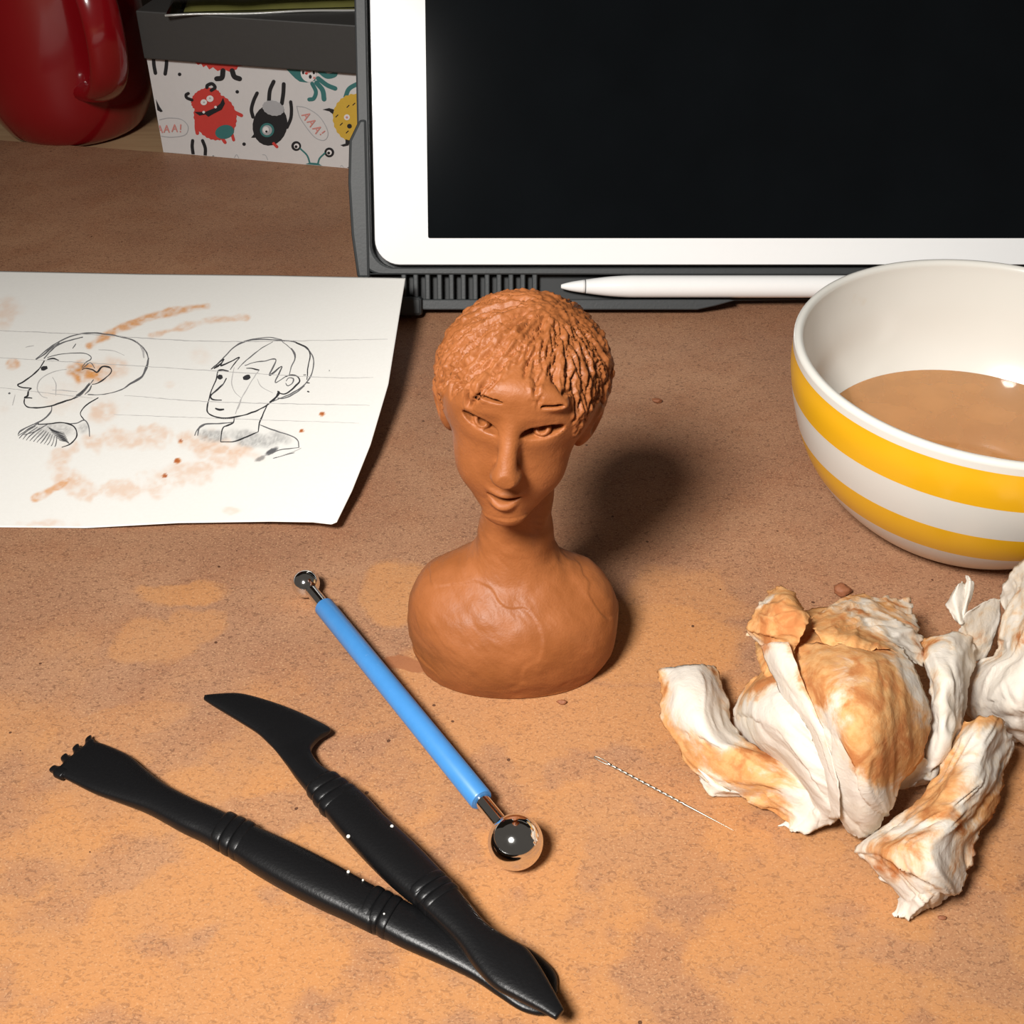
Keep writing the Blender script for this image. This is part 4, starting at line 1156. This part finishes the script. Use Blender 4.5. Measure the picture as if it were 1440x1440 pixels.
    figure('printed_monster', [('yellow', ngon(1390,510,165,150,50,.02,80), 1), ('black', [(1170,450),(1215,462),(1240,482),(1248,450),(1215,440)], 2), ('black', [(1290,690),(1325,680),(1325,650),(1358,660),(1345,692),(1310,700)], 2), ('teal', band([(1325,365),(1350,310),(1420,270)], 30), 0), ('white', ngon(1335,502,20,20,18), 2), ('pink', ngon(1335,502,8,8,12), 3), ('black', ngon(1352,562,16,16,14), 2)] + [('black', band([(x,y),(x+14,y-14)], 6, 4), 2) for x, y in ((1335,435),(1260,500),(1290,555),(1375,420),(1330,608))], 'yellow horned monster print')
    figure('printed_monster', [('black', ngon(992,697,33,33,24), 1), ('white', ngon(995,697,18,18,18), 2), ('black', ngon(992,700,10,10,12), 3), ('black', ngon(1215,740,33,33,24), 1), ('white', ngon(1215,740,18,18,18), 2), ('black', ngon(1212,743,10,10,12), 3), ('teal', band([(1020,715),(1065,760),(1085,815)], 11), 1), ('teal', band([(1185,745),(1150,780),(1138,820)], 11), 1), ('teal', [(1055,822),(1085,808),(1140,812),(1165,830)], 1)], 'stalk-eyed monster print')
    figure('printed_monster', [('black', band([(28,85),(32,150),(42,205)], 24), 1), ('black', band([(118,90),(116,150),(108,210)], 24), 1), ('black', band([(200,100),(202,115)], 18), 1), ('black', [(45,380),(70,430),(92,462),(78,468),(55,455)], 1)], 'dark monster limbs print at the corner')
    figure('printed_monster', [('black', band([(293,660),(290,700),(296,750)], 22), 1), ('black', band([(360,660),(378,710),(378,760)], 22), 1), ('black', ngon(432,768,8,8,10), 1)], 'dark monster arms print at the lower edge')
    for q in (ngon(205,213,12,12,16), ngon(594,331,12,12,16), ngon(640,684,12,12,16), [(1335,842),(1365,832),(1390,838),(1390,850),(1340,852)]):
        figure('printed_dot', [('black', q, 1)], 'black dot print')
    def letters(bub, segs, w, lw): return [('grey', band(bub, 5, 44), 1)] + [('pink', band([p, ((p[0]+q[0])/2, (p[1]+q[1])/2), q], lw, 5), 2) for p, q in segs]
    def Aat(cx, cy, s, a):
        c, d = math.cos(math.radians(a)), math.sin(math.radians(a))
        T = lambda x, y: (cx+s*(x*c-y*d), cy+s*(x*d+y*c))
        return [(T(-.45, .6), T(0, -.6)), (T(0, -.6), T(.45, .6)), (T(-.25, .15), T(.25, .15))]
    segs = Aat(72, 582, 38, 0)+Aat(118, 580, 38, 0)+Aat(172, 575, 38, 0)+[((214,552),(212,582)), ((211,596),(211,600))]
    figure('printed_bubble', letters([(70,520),(130,508),(210,515),(255,550),(262,590),(235,625),(150,637),(82,630)], segs, 5, 8), 'speech bubble print reading AAA!')
    segs = Aat(1062, 492, 42, 58-0)+Aat(1098, 537, 42, 58)+Aat(1135, 582, 42, 58)+[((1185,595),(1168,608)), ((1158,616),(1155,618))]
    figure('printed_bubble', letters([(995,428),(1060,440),(1140,490),(1190,560),(1207,620),(1180,658),(1120,640),(1060,570),(1015,500),(995,428)], segs, 5, 8), 'tilted speech bubble print reading AAA!')
    for q in ([(575,775),(590,755),(605,780)], [(765,755),(785,760),(800,790)], [(1290,835),(1300,828),(1312,842)]):
        figure('printed_bubble', [('grey', band(q, 4), 1)], 'top of a pale speech bubble print')
    # dark grey box on top
    z0, z1 = Hb+.1, 71.0
    fo = bl + nrm*3.0
    # its front face runs a little past the printed box on the left
    gl = on_plane(np.array(203.0), np.array(72.0), fo, nrm); gu = float((gl-bl)@ex)
    g = thing('charcoal_box', 'flat charcoal grey box resting on the monster printed box', 'box', bl+ex*(gu+80)-nrm*50+ez*z0)
    V, F = box_vf(fo+ex*gu-nrm*(Db+6)+ez*z0, ex*(Wb-gu+6), nrm*(Db+6), ez*(z1-z0-4))
    o = part('box_tray', V, F, plain('charcoal_card', (.040, .039, .037), .55, bump=.1), g, smooth=False); bevel(o, .6)
    V, F = box_vf(fo+ex*(gu-.6)-nrm*(Db+6.6)+ez*(z0+.3), ex*(Wb-gu+7.2), nrm*(Db+7.2), ez*(z1-z0-.3))
    o = part('box_lid', V, F, plain('charcoal_lid', (.045, .044, .042), .5, bump=.1), g, smooth=False); bevel(o, .6)
    # clear packet overhanging the front
    pk = thing('clear_packet', 'clear glossy plastic packet with an olive green card lying on the charcoal box', 'packet', bl+ex*(gu+85)+ez*z1)
    pa, pb = at(232, 22, z1+.5), at(500, 14, z1+.5)
    pex = (pb-pa)*np.array([1,1,0]); pex /= np.linalg.norm(pex); pn = np.array([pex[1], -pex[0], 0])
    po = pa*np.array([1,1,0]) - pn*9.5
    def slab(name, u0, u1, d0, d1, za, zb, mat, sag=0.0):
        nu, nd = 40, 16
        us = np.linspace(u0, u1, nu); ds = np.linspace(d0, d1, nd)
        U, Dd = np.meshgrid(us, ds, indexing='ij')
        w = .7*fbm(U*.05, Dd*.05, 3.0, 3)
        zt_ = zb + w*.7 - sag*np.clip((Dd-2)/8, 0, 1)**2
        e = np.minimum(np.minimum(U-u0, u1-U), np.minimum(Dd-d0, d1-Dd)); k = np.clip(e/3, 0, 1)**.5
        top = po + U[..., None]*pex + Dd[..., None]*pn + (za+(zt_-za)*k)[..., None]*ez
        bot = po + U[..., None]*pex + Dd[..., None]*pn + (za+0*U-sag*np.clip((Dd-2)/8, 0, 1)**2-.05)[..., None]*ez
        V = np.concatenate([top.reshape(-1,3), bot.reshape(-1,3)])
        F = grid_faces(nu, nd); F += [tuple(i+nu*nd for i in f[::-1]) for f in F]
        return part(name, V, F, mat, pk)
    cl = NT('clear_film'); cl.t.nodes.remove(cl.b)
    trn = cl.n('ShaderNodeBsdfTransparent'); trn.inputs[0].default_value = (.93, .94, .92, 1)
    gls = cl.n('ShaderNodeBsdfGlossy'); gls.inputs['Roughness'].default_value = .06
    lw = cl.n('ShaderNodeFresnel'); lw.inputs['IOR'].default_value = 1.5
    mx = cl.n('ShaderNodeMixShader'); cl.set(mx.inputs[0], cl.math('ADD', lw.outputs[0], cl.range(cl.noise(cl.coord(), 120, 3), .55, .7, 0, .1))); cl.set(mx.inputs[1], trn.outputs[0]); cl.set(mx.inputs[2], gls.outputs[0])
    cl.set(cl.out.inputs['Surface'], mx.outputs[0])
    u0 = 0.0
    slab('olive_card', 8, 132, -60, 4, z1+.4, z1+2.4, plain('olive_card', (.20, .19, .05), .5, var=.25, scale=60))
    slab('film', 0, 138, -70, 9.5, z1+.15, z1+4.0, cl.m, 0.0)
    P = [po+pex*u+pn*9.4+ez*(z1+.5+.25*math.sin(u*.12)) for u in np.linspace(0, 138, 40)]
    V, F = tube(P, .55, 8); part('sealed_edge', V, F, plain('film_edge', (.42, .42, .40), .12, Specular_IOR_Level=.9), pk)
build_box()

# ------------------------------------------------------------------ red mug
def build_mug():
    c = at(110, 178, -3.0); c[2] = -2.95
    R = 44.5
    m = NT('red_glaze'); f = m.noise(m.coord(), 25, 3)
    m.base(m.mix(f, (.21, .003, .006), (.25, .004, .008))); m.p(Roughness=.22, Coat_Weight=.5, Coat_Roughness=.08)
    t = thing('red_mug', 'glossy red ceramic mug with its handle towards the viewer', 'mug', c)
    Hm = 105
    out = catmull([(R*.62, 0), (R*.70, .8), (R*.82, 5), (R*.95, 17), (R*1.0, 33), (R*1.0, 60), (R*.985, 90), (R*.98, Hm-1)], 50)
    inn = catmull([(R*.98-3.5, Hm-1), (R*.95-3, 60), (R*.95-3, 30), (R*.85-3, 10), (R*.5, 6), (.05, 5.5)], 40)
    V, F = lathe([(.05, 1.2), (R*.58, 1.2), (R*.6, 0)] + [tuple(p) for p in out] + [(R*.98-1, Hm), (R*.98-2.6, Hm)] + [tuple(p) for p in inn], 96, c, cap=False)
    part('body', V, F, m.m, t)
    a = math.radians(-54)     # direction of the handle
    d = np.array([math.cos(a), math.sin(a), 0])
    prof = catmull([(R*.93, 88), (R+12, 92), (R+25, 84), (R+29, 66), (R+24, 47), (R+12, 36), (R*.93, 32)], 50)
    P = [c + d*q[0] + np.array([0,0,q[1]]) for q in prof]
    sd = np.cross(d, (0,0,1))
    T = np.gradient(np.array(P), axis=0); T /= np.linalg.norm(T, axis=1)[:,None]
    n = 20; th = np.arange(n)*2*np.pi/n; V = []
    for i in range(len(P)):
        w = np.cross(T[i], sd)
        k = 1+.25*(abs(i-24.5)/24.5)**4
        V.append(P[i] + 9.5*k*np.cos(th)[:,None]*sd + 5.0*k*np.sin(th)[:,None]*w)
    part('handle', np.concatenate(V), ring_faces(len(P), n), m.m, t)
build_mug()
